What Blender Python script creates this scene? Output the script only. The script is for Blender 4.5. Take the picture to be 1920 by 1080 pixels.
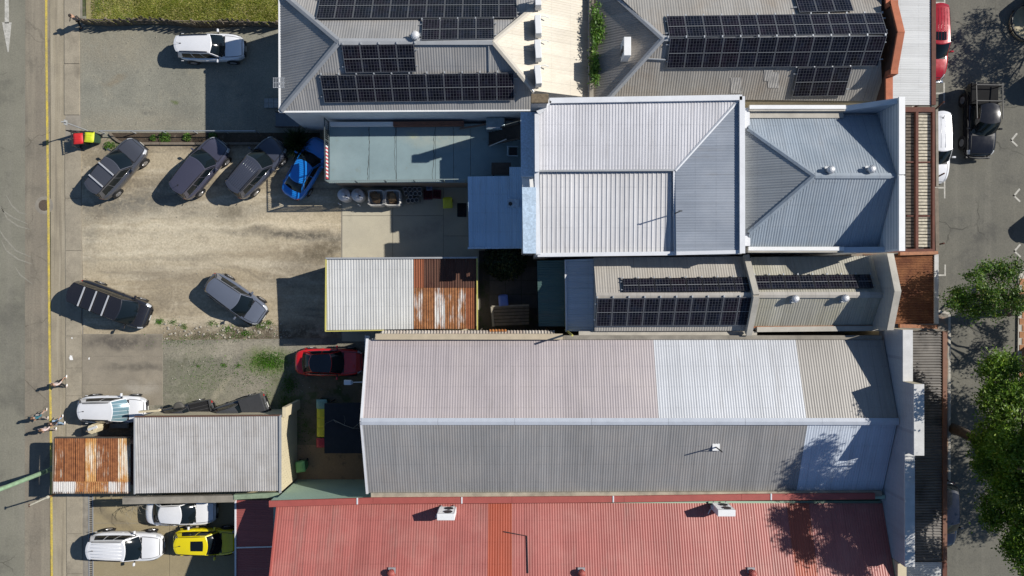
import bpy, bmesh, math, random
import numpy as np
from mathutils import Vector, Matrix
random.seed(7); RNG = np.random.default_rng(7)
for o in list(bpy.data.objects): bpy.data.objects.remove(o)
SC = bpy.context.scene
C = SC.collection
H, S = 47.0, 28.0                      # height of the drone, pixels per metre on the ground
R = math.radians
# ---------------------------------------------------------------- camera, sky, sun, exposure
cam = bpy.data.objects.new('camera', bpy.data.cameras.new('camera')); C.objects.link(cam)
cam.location = (0, 0, H); cam.data.sensor_width = 36; cam.data.angle = 2*math.atan(960/S/H)
cam.data.clip_end = 2000; SC.camera = cam
SUN_EL, SUN_AZ = R(38), R(73.3)        # azimuth clockwise from +Y
world = bpy.data.worlds.new('World'); SC.world = world; world.use_nodes = True
_n = world.node_tree.nodes; _sky = _n.new('ShaderNodeTexSky'); _sky.sky_type = 'NISHITA'; _sky.sun_disc = False
_sky.sun_elevation = SUN_EL; _sky.sun_rotation = SUN_AZ; _sky.altitude = 50; _sky.air_density = 1.0; _sky.dust_density = 0.3; _sky.ozone_density = 5.0
world.node_tree.links.new(_sky.outputs[0], _n['Background'].inputs[0]); _n['Background'].inputs[1].default_value = 0.075
sun = bpy.data.objects.new('sun', bpy.data.lights.new('sun', 'SUN')); C.objects.link(sun)
sun.data.energy = 5.0; sun.data.angle = R(0.5); sun.data.color = (1, .955, .88)
sun.rotation_euler = Vector((math.sin(SUN_AZ)*math.cos(SUN_EL), math.cos(SUN_AZ)*math.cos(SUN_EL), math.sin(SUN_EL))).to_track_quat('Z', 'Y').to_euler()
sun.location = (40, 15, 60)
SC.view_settings.view_transform = 'Standard'; SC.view_settings.look = 'None'
SC.view_settings.exposure = 0.2; SC.view_settings.gamma = 1.0; SC.view_settings.use_curve_mapping = False
SC.render.engine = 'CYCLES'; SC.cycles.max_bounces = 6; SC.cycles.use_denoising = True
# ---------------------------------------------------------------- helpers
def W(px, py, z=0.0):
    k = (1-z/H)/S
    return Vector(((px-960)*k, (540-py)*k, z))
class Plane:
    def __init__(s, a, b, c):
        s.p = a.copy(); s.n = (b-a).cross(c-a).normalized()
        if s.n.z < 0: s.n = -s.n
    def at(s, px, py, off=0):                       # where the roof plane lies under that spot of the aerial view
        d = W(px, py, 0)-Vector((0, 0, H)); o = Vector((0, 0, H))
        return o+d*((s.p+s.n*off-o).dot(s.n)/d.dot(s.n))
    def z(s, x, y): return s.p.z-((x-s.p.x)*s.n.x+(y-s.p.y)*s.n.y)/s.n.z
def root_of(o):
    while o.parent: o = o.parent
    return o
class MB:
    def __init__(s): s.v = []; s.f = []
    def add(s, vs, fs):
        b = len(s.v); s.v += [tuple(v) for v in vs]; s.f += [tuple(i+b for i in f) for f in fs]; return s
    def poly(s, pts): return s.add(pts, [range(len(pts))])
    def box(s, c, d, rz=0, rot=None):
        x, y, z = d[0]/2, d[1]/2, d[2]/2; m = rot or Matrix.Rotation(rz, 3, 'Z'); c = Vector(c)
        vs = [c+m@Vector((a*x, b*y, e*z)) for a in (-1, 1) for b in (-1, 1) for e in (-1, 1)]
        return s.add(vs, [(0, 1, 3, 2), (4, 6, 7, 5), (0, 4, 5, 1), (2, 3, 7, 6), (0, 2, 6, 4), (1, 5, 7, 3)])
    def prism(s, pts, z0, z1=None):                 # z1 None: pts carry their own top heights
        n = len(pts); top = [Vector((p[0], p[1], z1 if z1 is not None else p[2])) for p in pts]
        bot = [Vector((p[0], p[1], z0)) for p in pts]
        return s.add(bot+top, [tuple(range(n))[::-1], tuple(range(n, 2*n))]+[(i, (i+1) % n, n+(i+1) % n, n+i) for i in range(n)])
    def slab(s, pts, t):                            # a sheet of thickness t hanging below pts
        n = len(pts); pts = [Vector(p) for p in pts]; lo = [p-Vector((0, 0, t)) for p in pts]
        return s.add(lo+pts, [tuple(range(n))[::-1], tuple(range(n, 2*n))]+[(i, (i+1) % n, n+(i+1) % n, n+i) for i in range(n)])
    def bar(s, p, q, w, h, up=Vector((0, 0, 1))):
        p, q = Vector(p), Vector(q); d = (q-p); L = d.length; d.normalize()
        y = up.cross(d)
        if y.length < 1e-4: y = Vector((0, 1, 0))
        y.normalize(); z = d.cross(y); m = Matrix((d, y, z)).transposed()
        return s.box((p+q)/2, (L, w, h), rot=m)
    def tube(s, pts, rs, n=8, cap=True):
        pts = [Vector(p) for p in pts]; rs = rs if isinstance(rs, (list, tuple)) else [rs]*len(pts); b = len(s.v); ref = None
        for i, p in enumerate(pts):
            d = (pts[min(i+1, len(pts)-1)]-pts[max(i-1, 0)]).normalized()
            if ref is None: ref = d.orthogonal().normalized()
            u = (ref-d*ref.dot(d)).normalized(); ref = u; w = d.cross(u)
            for k in range(n):
                a = 2*math.pi*k/n; s.v.append(tuple(p+(u*math.cos(a)+w*math.sin(a))*rs[i]))
        for i in range(len(pts)-1):
            for k in range(n):
                s.f.append((b+i*n+k, b+i*n+(k+1) % n, b+(i+1)*n+(k+1) % n, b+(i+1)*n+k))
        if cap: s.f.append(tuple(range(b, b+n))[::-1]); s.f.append(tuple(b+(len(pts)-1)*n+k for k in range(n)))
        return s
    def lathe(s, prof, c=(0, 0, 0), n=16, axis='z'):
        b = len(s.v); c = Vector(c)
        for r, h in prof:
            for k in range(n):
                a = 2*math.pi*k/n; x, y = r*math.cos(a), r*math.sin(a)
                s.v.append(tuple(c+(Vector((x, y, h)) if axis == 'z' else Vector((x, h, y)))))
        for i in range(len(prof)-1):
            for k in range(n):
                s.f.append((b+i*n+k, b+i*n+(k+1) % n, b+(i+1)*n+(k+1) % n, b+(i+1)*n+k))
        s.f.append(tuple(range(b, b+n))[::-1]); s.f.append(tuple(b+(len(prof)-1)*n+k for k in range(n)))
        return s
    def grid(s, f, nu, nv, u0=0, u1=1, v0=0, v1=1, off=0):
        b = len(s.v); e = 1e-3
        for j in range(nv+1):
            for i in range(nu+1):
                u = u0+(u1-u0)*i/nu; v = v0+(v1-v0)*j/nv; p = f(u, v)
                if off:
                    n = (f(u+e, v)-f(u-e, v)).cross(f(u, v+e)-f(u, v-e))
                    if n.length > 1e-12:
                        n.normalize(); p = p+n*off
                s.v.append(tuple(p))
        for j in range(nv):
            for i in range(nu):
                a = b+j*(nu+1)+i; s.f.append((a, a+1, a+nu+2, a+nu+1))
        return s
    def corr(s, pts, u, pitch, amp, kind='sin'):
        """a corrugated sheet: the flat convex outline pts cut into strips across u and lifted by the profile"""
        pts = [Vector(p) for p in pts]; o = pts[0]; n = None
        for i in range(1, len(pts)-1):
            c = (pts[i]-o).cross(pts[i+1]-o)
            if n is None or c.length > n.length: n = c
        n.normalize(); n = -n if n.z < 0 else n
        u = Vector(u); u = (u-n*u.dot(n)).normalized(); w = n.cross(u)
        P = [((p-o).dot(u), (p-o).dot(w)) for p in pts]
        if kind == 'sin': st = [(0, 1), (.17, .75), (.33, .25), (.5, 0), (.67, .25), (.83, .75)]
        elif kind == 'rib': st = [(0, 0), (.62, 0), (.7, 1), (.9, 1), (.98, 0)]
        else: st = [(0, 0), (.42, 0), (.5, 1), (.92, 1)]
        lo = min(p[0] for p in P); hi = max(p[0] for p in P)
        ks = [(i+a)*pitch for i in range(math.floor(lo/pitch)-1, math.ceil(hi/pitch)+1) for a, _ in st]
        hs = [h*amp for i in range(math.floor(lo/pitch)-1, math.ceil(hi/pitch)+1) for _, h in st]
        def clip(poly, t, sg):
            out = []
            for i in range(len(poly)):
                a, b = poly[i], poly[(i+1) % len(poly)]; da, db = sg*(a[0]-t), sg*(b[0]-t)
                if da >= 0: out.append(a)
                if da*db < 0:
                    k = da/(da-db); out.append((a[0]+(b[0]-a[0])*k, a[1]+(b[1]-a[1])*k))
            return out
        for i in range(len(ks)-1):
            if ks[i+1] <= lo+1e-6 or ks[i] >= hi-1e-6: continue
            q = clip(clip(P, ks[i], 1), ks[i+1], -1)
            if len(q) < 3: continue
            s.poly([o+u*a+w*b+n*(hs[i]+(hs[i+1]-hs[i])*(a-ks[i])/(ks[i+1]-ks[i])) for a, b in q])
        return s
    def build(s, name, m, parent=None, smooth=False, local=False, bevel=0):
        me = bpy.data.meshes.new(name); off = Vector((0, 0, 0))
        if parent is not None and not local: off = root_of(parent).location
        me.from_pydata([(v[0]-off.x, v[1]-off.y, v[2]-off.z) for v in s.v], [], s.f)
        if m: me.materials.append(m)
        if smooth: me.polygons.foreach_set('use_smooth', [True]*len(me.polygons))
        o = bpy.data.objects.new(name, me); C.objects.link(o); o.parent = parent
        if bevel:
            b = o.modifiers.new('bevel', 'BEVEL'); b.width = bevel; b.segments = 2; b.limit_method = 'ANGLE'
        return o
LABELS = {}
def tag(o, label, cat, group=None, kind=None):
    o['label'] = label; o['category'] = cat
    if group: o['group'] = group
    if kind: o['kind'] = kind
    return o
def thing(name, label, cat, loc=(0, 0, 0), rz=0, group=None):
    o = bpy.data.objects.new(name, None); C.objects.link(o); o.location = loc; o.rotation_euler = (0, 0, rz)
    o.empty_display_size = .3
    return tag(o, label, cat, group)
def struct(o): o['kind'] = 'structure'; return o
def copy_tree(o, parent=None):
    c = o.copy(); C.objects.link(c); c.parent = parent
    for ch in o.children: copy_tree(ch, c)
    return c
# ---------------------------------------------------------------- materials
class NT:
    def __init__(s, name):
        s.m = bpy.data.materials.new(name); s.m.use_nodes = True; s.t = s.m.node_tree; s.b = s.t.nodes['Principled BSDF']
    def n(s, typ, **k):
        x = s.t.nodes.new('ShaderNode'+typ)
        for a, v in k.items(): setattr(x, a, v)
        return x
    def l(s, a, b): s.t.links.new(a, b)
    def val(s, sock, v):
        if hasattr(v, 'is_output') or isinstance(v, bpy.types.NodeSocket): s.l(v, sock)
        else: sock.default_value = v
    def pos(s, obj=False):
        if obj: return s.n('TexCoord').outputs['Object']
        return s.n('NewGeometry').outputs['Position']
    def math(s, op, a, b=0.0, c=0.0, clamp=False):
        x = s.n('Math', operation=op); x.use_clamp = clamp
        for i, v in enumerate((a, b, c)): s.val(x.inputs[i], v)
        return x.outputs[0]
    def noise(s, vec, scale, detail=5, rough=.6):
        x = s.n('TexNoise'); s.l(vec, x.inputs['Vector']); x.inputs['Scale'].default_value = scale
        x.inputs['Detail'].default_value = detail; x.inputs['Roughness'].default_value = rough; return x.outputs['Fac']
    def rng(s, v, a, b, c=0., d=1.):
        x = s.n('MapRange'); s.val(x.inputs[0], v)
        for i, q in enumerate((a, b, c, d)): x.inputs[i+1].default_value = q
        return x.outputs[0]
    def mix(s, f, a, b, mode='MIX'):
        x = s.n('Mix', data_type='RGBA', blend_type=mode); s.val(x.inputs[0], f)
        for i, v in ((6, a), (7, b)):
            if isinstance(v, tuple): x.inputs[i].default_value = (*v[:3], 1)
            else: s.l(v, x.inputs[i])
        return x.outputs[2]
    def mul(s, col, f):                              # colour times a grey factor
        cmb = s.n('CombineXYZ')
        for i in range(3): s.l(f, cmb.inputs[i])
        return s.mix(1., col, cmb.outputs[0], 'MULTIPLY')
    def scalev(s, vec, sc):
        x = s.n('VectorMath', operation='MULTIPLY'); s.l(vec, x.inputs[0]); x.inputs[1].default_value = sc; return x.outputs[0]
    def bump(s, h, st, dist=.02):
        x = s.n('Bump'); x.inputs['Strength'].default_value = st; x.inputs['Distance'].default_value = dist
        s.l(h, x.inputs['Height']); s.l(x.outputs[0], s.b.inputs['Normal'])
    def fin(s, col, rough=.7, metal=0., coat=0., spec=.5):
        s.val(s.b.inputs['Base Color'], (*col, 1) if isinstance(col, tuple) else col); s.val(s.b.inputs['Roughness'], rough)
        s.b.inputs['Metallic'].default_value = metal; s.b.inputs['Coat Weight'].default_value = coat
        s.b.inputs['Specular IOR Level'].default_value = spec; s.b.inputs['Coat Roughness'].default_value = .05
        return s.m
_MC = {}
def mat(name, col, var=.18, scale=2., rough=.7, metal=0., bump=0., bscale=40, coat=0., col2=None, obj=False, spec=.5, fine=.12):
    if name in _MC: return _MC[name]
    t = NT(name); p = t.pos(obj); f = t.rng(t.noise(p, scale, 6), .3, .7)
    c2 = col2 or tuple(x*(1-var) for x in col)
    c = t.mix(f, col, c2)
    if fine: c = t.mul(c, t.rng(t.noise(p, bscale, 3), .25, .75, 1-fine, 1+fine))
    if bump: t.bump(t.noise(p, bscale, 4), bump)
    _MC[name] = t.fin(c, rough, metal, coat, spec); return _MC[name]
def roofmat(name, col, ax='x', sheet=.8, sv=.07, streak=.16, dirt=None, damt=.5, dscale=.45, rough=.45, metal=0., spec=.4, spots=0.):
    t = NT(name); p = t.pos(); sp = t.n('SeparateXYZ'); t.l(p, sp.inputs[0]); u = sp.outputs[0 if ax == 'x' else 1]
    fl = t.math('FLOOR', t.math('DIVIDE', u, sheet)); wn = t.n('TexWhiteNoise', noise_dimensions='1D'); t.l(fl, wn.inputs['W'])
    f1 = t.rng(wn.outputs[0], 0, 1, 1-sv, 1+sv)
    st = t.noise(t.scalev(p, (5., .35, .35) if ax == 'x' else (.35, 5., .35)), 1.0, 5)
    f2 = t.rng(st, .25, .75, 1-streak, 1+streak*.6)
    f3 = t.rng(t.noise(p, 22, 3), .25, .75, .93, 1.07)
    c = t.mul(t.mul(t.mul(t.mix(0., col, col), f1), f2), f3)
    if dirt: c = t.mix(t.rng(t.noise(p, dscale, 7, .65), .44, .70, 0, damt), c, dirt)
    v_ = sp.outputs[1 if ax == 'x' else 0]
    lap = t.math('GREATER_THAN', t.math('ABSOLUTE', t.math('SUBTRACT', t.math('FRACT', t.math('DIVIDE', u, sheet)), .5)), .478)     # side laps and screw rows
    row = t.math('GREATER_THAN', t.math('ABSOLUTE', t.math('SUBTRACT', t.math('FRACT', t.math('DIVIDE', v_, 1.15)), .5)), .47)
    c = t.mul(c, t.math('SUBTRACT', 1., t.math('MULTIPLY', lap, .20))); c = t.mul(c, t.math('SUBTRACT', 1., t.math('MULTIPLY', row, t.rng(t.noise(p, 6, 2), .35, .7, 0., .13))))
    c = t.mix(t.rng(t.noise(t.scalev(p, (1.6, .25, .25) if ax == 'x' else (.25, 1.6, .25)), 1., 6, .7), .56, .76, 0, .32), c, (.20, .175, .145)); c = t.mul(c, t.rng(t.noise(p, .23, 4), .3, .7, .90, 1.10))
    if spots: c = t.mix(t.rng(t.noise(p, 3.2, 2), .74, .80, 0, spots), c, tuple(min(1, x*1.5+.1) for x in col))
    return t.fin(c, rough, metal, spec=spec)
def rustmat(name, light, orange, dark, th=.45, ax='x', wid=.16):
    t = NT(name); p = t.pos(); oi = t.n('ObjectInfo').outputs['Random']
    a = t.noise(t.scalev(p, (4.5, .55, 1) if ax == 'x' else (.55, 4.5, 1)), 1.1, 9, .72); gx = t.n('SeparateXYZ'); t.l(t.n('TexCoord').outputs['Generated'], gx.inputs[0]); ed_ = t.math('ABSOLUTE', t.math('SUBTRACT', gx.outputs[1], .5)); a = t.math('ADD', a, t.rng(ed_, .3, .5, 0, .10))
    sh = t.math('ADD', a, t.rng(oi, 0, 1, -.17, .17))
    f = t.rng(sh, th-wid*.5, th+wid*.5); g = t.rng(t.noise(p, 3.1, 7, .7), .38, .66)
    c = t.mix(f, light, t.mix(g, orange, dark)); c = t.mul(c, t.rng(t.noise(p, 25, 3), .25, .75, .8, 1.2))
    return t.fin(c, .85, 0., spec=.2)
def ground(name, base, base2, scale, layers, fine=.18, fscale=16, bump=.25, rough=.95, grain=.14, crack=0.):
    """layers: (colour, 'noise', scale, lo, hi, amount) or (colour, 'blob', px, py, rx_px, ry_px, rot, soft, amount)"""
    t = NT(name); p = t.pos()
    wn = t.n('TexNoise'); t.l(p, wn.inputs['Vector']); wn.inputs['Scale'].default_value = .9; wn.inputs['Detail'].default_value = 5
    o = t.n('VectorMath', operation='SUBTRACT'); t.l(wn.outputs['Color'], o.inputs[0]); o.inputs[1].default_value = (.5, .5, .5)
    wv = t.n('VectorMath', operation='MULTIPLY_ADD'); t.l(o.outputs[0], wv.inputs[0]); wv.inputs[1].default_value = (.95, .95, 0); t.l(p, wv.inputs[2])
    c = t.mix(t.rng(t.noise(p, scale, 7, .65), .32, .68), base, base2)
    for L in layers:
        if L[1] == 'noise': f = t.rng(t.noise(p, L[2], 7, .68), L[3], L[4], 0, L[5])
        elif L[1] == 'streak': f = t.rng(t.noise(t.scalev(p, L[2]), 1., 5), L[3], L[4], 0, L[5])
        else:
            q = W(L[2], L[3]); mp = t.n('Mapping', vector_type='TEXTURE'); t.l(wv.outputs[0], mp.inputs[0])
            mp.inputs['Location'].default_value = (q.x, q.y, 0); mp.inputs['Rotation'].default_value = (0, 0, R(L[6]))
            mp.inputs['Scale'].default_value = (L[4]/S, L[5]/S, 1e6)
            ln = t.n('VectorMath', operation='LENGTH'); t.l(mp.outputs[0], ln.inputs[0])
            f = t.rng(ln.outputs['Value'], 1+L[7], 1-L[7], 0, L[8])
            f = t.math('MULTIPLY', f, t.rng(t.noise(p, 2.3, 6, .7), .32, .55, .35, 1.))
        c = t.mix(f, c, L[0])
    if crack:
        vo = t.n('TexVoronoi', feature='DISTANCE_TO_EDGE'); t.l(wv.outputs[0], vo.inputs['Vector']); vo.inputs['Scale'].default_value = crack
        k = t.math('MULTIPLY', t.math('LESS_THAN', vo.outputs['Distance'], .006*crack/.2), t.rng(t.noise(p, .35, 3), .45, .6, 0., .55)); c = t.mix(k, c, tuple(x*.35 for x in base))
    g = t.noise(p, fscale, 4, .75)
    c = t.mul(c, t.rng(g, .25, .75, 1-fine, 1+fine)); c = t.mul(c, t.rng(t.noise(p, 60, 2), .3, .7, 1-grain, 1+grain))
    if bump: t.bump(g, bump, .03)
    return t.fin(c, rough, spec=.25)
def simple(name, col, rough=.5, metal=0., coat=0., spec=.5): 
    if name not in _MC: _MC[name] = NT(name).fin(col, rough, metal, coat, spec)
    return _MC[name]
CREAM = mat('cream_render', (.58, .50, .34), .12, 1.5, .9, bump=.1)
WHITE = mat('white_paint', (.74, .74, .73), .1, 1.2, .6)
WHITEM = mat('white_metal_cap', (.66, .67, .69), .12, 1.5, .45)
GREYM = mat('grey_metal', (.34, .35, .36), .15, 2, .45)
DARKM = mat('dark_metal', (.03, .032, .035), .2, 3, .5)
CONC = mat('concrete', (.47, .44, .38), .25, 1.3, .9, bump=.15)
CONCD = mat('stained_concrete', (.30, .27, .22), .4, 1.6, .95, bump=.15)
BRICK = mat('old_brick', (.22, .10, .065), .35, 3, .9, bump=.3)
TIMBER = mat('weathered_timber', (.20, .165, .125), .35, 4, .9, bump=.2)
TIMD = mat('dark_timber', (.075, .06, .048), .35, 4, .9, bump=.2)
YELP = mat('yellow_paint', (.52, .47, .12), .15, 3, .7)
REDP = mat('red_paint_metal', (.36, .085, .068), .15, 2, .6)
MINT = mat('mint_render', (.36, .50, .39), .1, .8, .9)
BLACKR = mat('black_rubber', (.012, .012, .013), .2, 4, .8)
STEEL = simple('bare_steel', (.5, .51, .52), .35, .8)
GALV = mat('galvanised', (.42, .44, .46), .2, 3, .45, .3)
RUSTB = mat('rust_brown_paint', (.13, .042, .025), .4, 3, .8)
# ---------------------------------------------------------------- ground, roads, lots
def sheet(name, pts, z, m, parent=None, t=0):
    mb = MB(); P = [W(x, y) for x, y in pts]; P = [Vector((p.x, p.y, z)) for p in P]
    if t: mb.slab(P, t)
    else: mb.poly(P[::-1])
    return struct(mb.build(name, m, parent)) if parent is None else mb.build(name, m, parent)
def rect(x0, y0, x1, y1): return [(x0, y0), (x1, y0), (x1, y1), (x0, y1)]
BEIGE = (.43, .365, .255)
g = MB(); g.poly([(-400, -400, -.03), (400, -400, -.03), (400, 400, -.03), (-400, 400, -.03)])
struct(g.build('ground', ground('bare_ground', (.16, .14, .105), (.11, .10, .08), .6, [((.05, .075, .02), 'noise', .4, .5, .6, .8)])))
m_road = ground('road_asphalt', (.215, .205, .16), (.165, .158, .125), .35, [((.24, .225, .185), 'streak', (1.2, .06, 1), .5, .72, .55), ((.09, .09, .085), 'noise', 5, .66, .72, .6), ((.12, .115, .095), 'noise', .35, .52, .66, .6), ((.13, .125, .105), 'blob', 20, 640, 30, 60, 0, .3, .5)], fscale=9, crack=.22)
sheet('road', [(-700, -500), (94, -500), (94, 1500), (-700, 1500)], 0, m_road)
m_sh = ground('road_shoulder', (.225, .195, .15), (.185, .165, .13), .5, [((.30, .265, .20), 'streak', (1.6, .08, 1), .48, .7, .7), ((.06, .055, .05), 'noise', 6.5, .66, .70, .75), ((.13, .115, .092), 'noise', .5, .52, .68, .6)], fscale=9, crack=.3)
sheet('road_shoulder', [(48, -500), (94, -500), (94, 1500), (46, 1500)], .004, m_sh)
m_gut = ground('gutter_concrete', (.33, .285, .205), (.26, .225, .165), .7, [((.15, .13, .10), 'streak', (3., .12, 1), .52, .7, .6), ((.42, .37, .28), 'streak', (2.2, .1, 1), .5, .7, .7)])
sheet('gutter', [(93, -500), (121, -500), (126, 1080), (126, 1500), (99, 1500), (97, 1080)], .008, m_gut)
YL = mat('yellow_line_paint', (.60, .45, .06), .3, 2.2, .9, col2=(.36, .29, .11), fine=.35, bscale=18)
pts = [(87, -300), (87, 60), (89, 250), (91, 400), (93, 620), (95, 760), (96.5, 900), (97.5, 1080), (98, 1400)]
mb = MB(); w = 2.2
for a, b in zip(pts[:-1], pts[1:]):
    mb.poly([W(a[0]-w, a[1], .0)+Vector((0, 0, .018)), W(b[0]-w, b[1])+Vector((0, 0, .018)), W(b[0]+w, b[1])+Vector((0, 0, .018)), W(a[0]+w, a[1])+Vector((0, 0, .018))])
tag(mb.build('yellow_line', YL), 'long yellow no-stopping line painted beside the left gutter', 'road marking')
WL = mat('white_road_paint', (.52, .50, .45), .3, 4, .9, col2=(.32, .31, .27), fine=.3, bscale=18)
def decal(name, polys, m, z=.012, label=None, cat='road marking', group=None):
    mb = MB()
    for p in polys: mb.poly([Vector((W(x, y).x, W(x, y).y, z)) for x, y in p])
    o = mb.build(name, m)
    return tag(o, label, cat, group) if label else struct(o)
decal('road_arrow', [[(9, -60), (17, -60), (17, 44), (9, 44)], [(4, 42), (22, 42), (16.5, 98), (14.5, 98)]], WL, .012, 'white arrow painted on the left road pointing down the street')
m_path = ground('footpath_concrete', (.35, .305, .23), (.26, .23, .175), .8, [((.15, .13, .10), 'streak', (.6, .5, 1), .58, .72, .6), ((.20, .175, .135), 'noise', 1.1, .52, .7, .6)], fscale=14)
fp = sheet('footpath', [(121, -300), (153, -300), (158, 640), (160, 1500), (126, 1500), (126, 1080)], .010, CONCD)
ys = [-120, -10, 120, 216]
for a, b in zip(ys[:-1], ys[1:]): sheet('slab', [(121.5, a+.6), (149.5, a+.6), (149.5, b-.6), (121.8, b-.6)], .06, m_path, fp, .05)
ys = [262, 372, 470, 560, 630, 690, 742, 820, 925, 1000, 1075, 1150]
for a, b in zip(ys[:-1], ys[1:]):
    d = (a+b)/2/1080*5; sheet('slab', [(121+d, a+.5), (152+d*.5, a+.5), (152+d*.5, b-.5), (121.4+d, b-.5)], .05, m_path, fp, .04)
m_gravel = ground('grey_gravel', (.26, .25, .20), (.175, .172, .142), .38, [
    ((.25, .225, .17), 'blob', 200, 90, 90, 40, 0, .6, .7), ((.26, .235, .18), 'blob', 240, 230, 120, 22, 0, .6, .7), ((.29, .265, .20), 'noise', .45, .52, .68, .7), ((.10, .10, .09), 'noise', .8, .60, .72, .6),
    ((.20, .15, .09), 'blob', 215, 150, 16, 5, 20, .7, .5), ((.09, .12, .03), 'blob', 329, 193, 5, 4, 0, .5, .8)], fine=.3, fscale=11, bump=.5, grain=.25)
sheet('gravel_lot', [(150, 30), (640, 30), (640, 262), (152, 262)], .016, m_gravel)
m_dirt = ground('dirt_lot_soil', BEIGE, (.29, .24, .165), .38, [
    ((.52, .46, .35), 'streak', (.14, 1.1, 1), .50, .64, .85), ((.15, .132, .105), 'streak', (.2, 1.7, 1), .56, .70, .8), ((.20, .17, .125), 'blob', 300, 345, 170, 16, 0, .6, .9), ((.17, .145, .11), 'blob', 330, 520, 120, 12, -6, .6, .7), ((.16, .14, .11), 'blob', 560, 510, 60, 26, 10, .6, .7), ((.22, .185, .13), 'blob', 300, 560, 60, 24, 0, .6, .8), ((.07, .06, .05), 'noise', 3.2, .68, .73, .6), ((.55, .49, .37), 'blob', 380, 424, 250, 4, 1, .6, .8), ((.55, .49, .37), 'blob', 390, 470, 260, 4, 2, .6, .8), ((.17, .15, .115), 'blob', 350, 436, 210, 3, 1, .6, .7), ((.17, .15, .115), 'blob', 360, 482, 230, 3, 2, .6, .7), ((.53, .47, .355), 'blob', 300, 400, 120, 3.5, 14, .6, .8), ((.15, .13, .10), 'blob', 300, 372, 120, 3, 12, .6, .7), ((.16, .14, .105), 'blob', 470, 512, 120, 3, -16, .6, .7), ((.50, .44, .33), 'blob', 480, 500, 120, 4, -16, .6, .7),
    ((.17, .155, .125), 'blob', 250, 385, 110, 24, 4, .5, 1), ((.22, .20, .16), 'blob', 420, 395, 130, 18, 0, .6, .7),
    ((.10, .085, .06), 'blob', 435, 398, 26, 11, 10, .5, 1), ((.50, .44, .325), 'blob', 330, 450, 190, 46, 3, .6, .8),
    ((.53, .45, .32), 'blob', 560, 420, 80, 20, 0, .6, .7), ((.13, .115, .09), 'blob', 560, 440, 110, 9, -4, .6, 1), ((.12, .10, .07), 'blob', 600, 470, 60, 16, 10, .6, 1), ((.16, .13, .095), 'blob', 470, 262, 300, 20, 0, .5, .9), ((.16, .14, .10), 'blob', 215, 285, 60, 22, 30, .6, .9),
    ((.27, .22, .15), 'blob', 500, 470, 90, 12, 4, .6, .7), ((.30, .25, .175), 'blob', 430, 545, 160, 60, 0, .6, .6), ((.11, .09, .062), 'blob', 480, 628, 190, 20, 2, .5, 1),
    ((.24, .205, .15), 'blob', 200, 300, 60, 40, 0, .6, .7), ((.20, .18, .14), 'blob', 170, 420, 14, 60, 0, .6, .6), ((.15, .125, .095), 'noise', .5, .58, .74, .55), ((.54, .47, .35), 'noise', .9, .56, .74, .6)], fine=.30, fscale=7)
sheet('dirt_lot', [(152, 258), (660, 258), (660, 660), (157, 660)], .020, m_dirt)
m_yard = ground('weedy_gravel', (.20, .185, .145), (.15, .14, .115), .6, [
    ((.30, .27, .21), 'blob', 420, 655, 150, 14, 2, .5, .7), ((.27, .245, .19), 'blob', 460, 740, 70, 45, 20, .6, .6), ((.13, .15, .08), 'blob', 360, 720, 60, 60, 0, .7, .4),
    ((.10, .14, .03), 'blob', 505, 677, 40, 22, 0, .5, .8), ((.30, .27, .20), 'blob', 400, 745, 50, 6, 50, .5, .7), ((.08, .11, .03), 'blob', 540, 750, 30, 60, 0, .6, .7), ((.33, .30, .235), 'noise', .6, .54, .68, .7), ((.10, .10, .06), 'noise', .9, .58, .68, .6)], fine=.32, fscale=10, bump=.5, grain=.25)
sheet('weedy_yard', [(157, 640), (770, 632), (770, 850), (157, 850)], .024, m_yard)
m_bay = ground('worn_bay_asphalt', (.275, .24, .185), (.205, .18, .14), .6, [((.09, .08, .07), 'blob', 230, 640, 70, 14, 0, .5, .85), ((.10, .09, .075), 'blob', 260, 690, 60, 7, 0, .6, .7), ((.33, .30, .25), 'blob', 262, 728, 30, 9, 0, .5, .8), ((.31, .27, .205), 'noise', .7, .55, .72, .6)])
by = sheet('driveway_bay', rect(154, 626, 306, 760), .028, CONCD)
for r in (rect(155, 627, 305, 667.5), rect(155, 668.2, 305, 720), rect(155, 720.7, 305, 759)): sheet('slab', r, .05, m_bay, by, .03)
m_slab = ground('yard_slab_concrete', (.46, .42, .32), (.40, .365, .285), .5, [((.27, .25, .21), 'blob', 790, 430, 60, 12, 20, .6, .6), ((.3, .27, .22), 'noise', .8, .55, .72, .5), ((.10, .095, .085), 'noise', 4.5, .70, .73, .6)], fine=.1)
cy = sheet('concrete_yard', rect(640, 345, 1010, 640), .028, CONCD)
for r in (rect(642, 346, 736, 404), rect(737, 346, 831, 404), rect(642, 405, 736, 640), rect(737, 405, 831, 640), rect(832, 346, 912, 442), rect(832, 443, 912, 640), rect(913, 346, 1008, 640)): sheet('slab', r, .05, m_slab, cy, .03)
m_bot = ground('brown_lot_concrete', (.31, .255, .155), (.235, .195, .12), .5, [((.13, .11, .08), 'blob', 200, 965, 60, 8, -30, .6, .6), ((.37, .315, .205), 'noise', .5, .52, .7, .6), ((.08, .07, .06), 'noise', 4, .70, .74, .7)])
bl = sheet('lower_lot', rect(158, 900, 560, 1500), .030, CONCD)
for r in (rect(176, 900, 318, 980), rect(319, 900, 560, 980), rect(176, 981, 318, 1500), rect(319, 981, 560, 1500)): sheet('slab', r, .056, m_bot, bl, .03)
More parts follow.
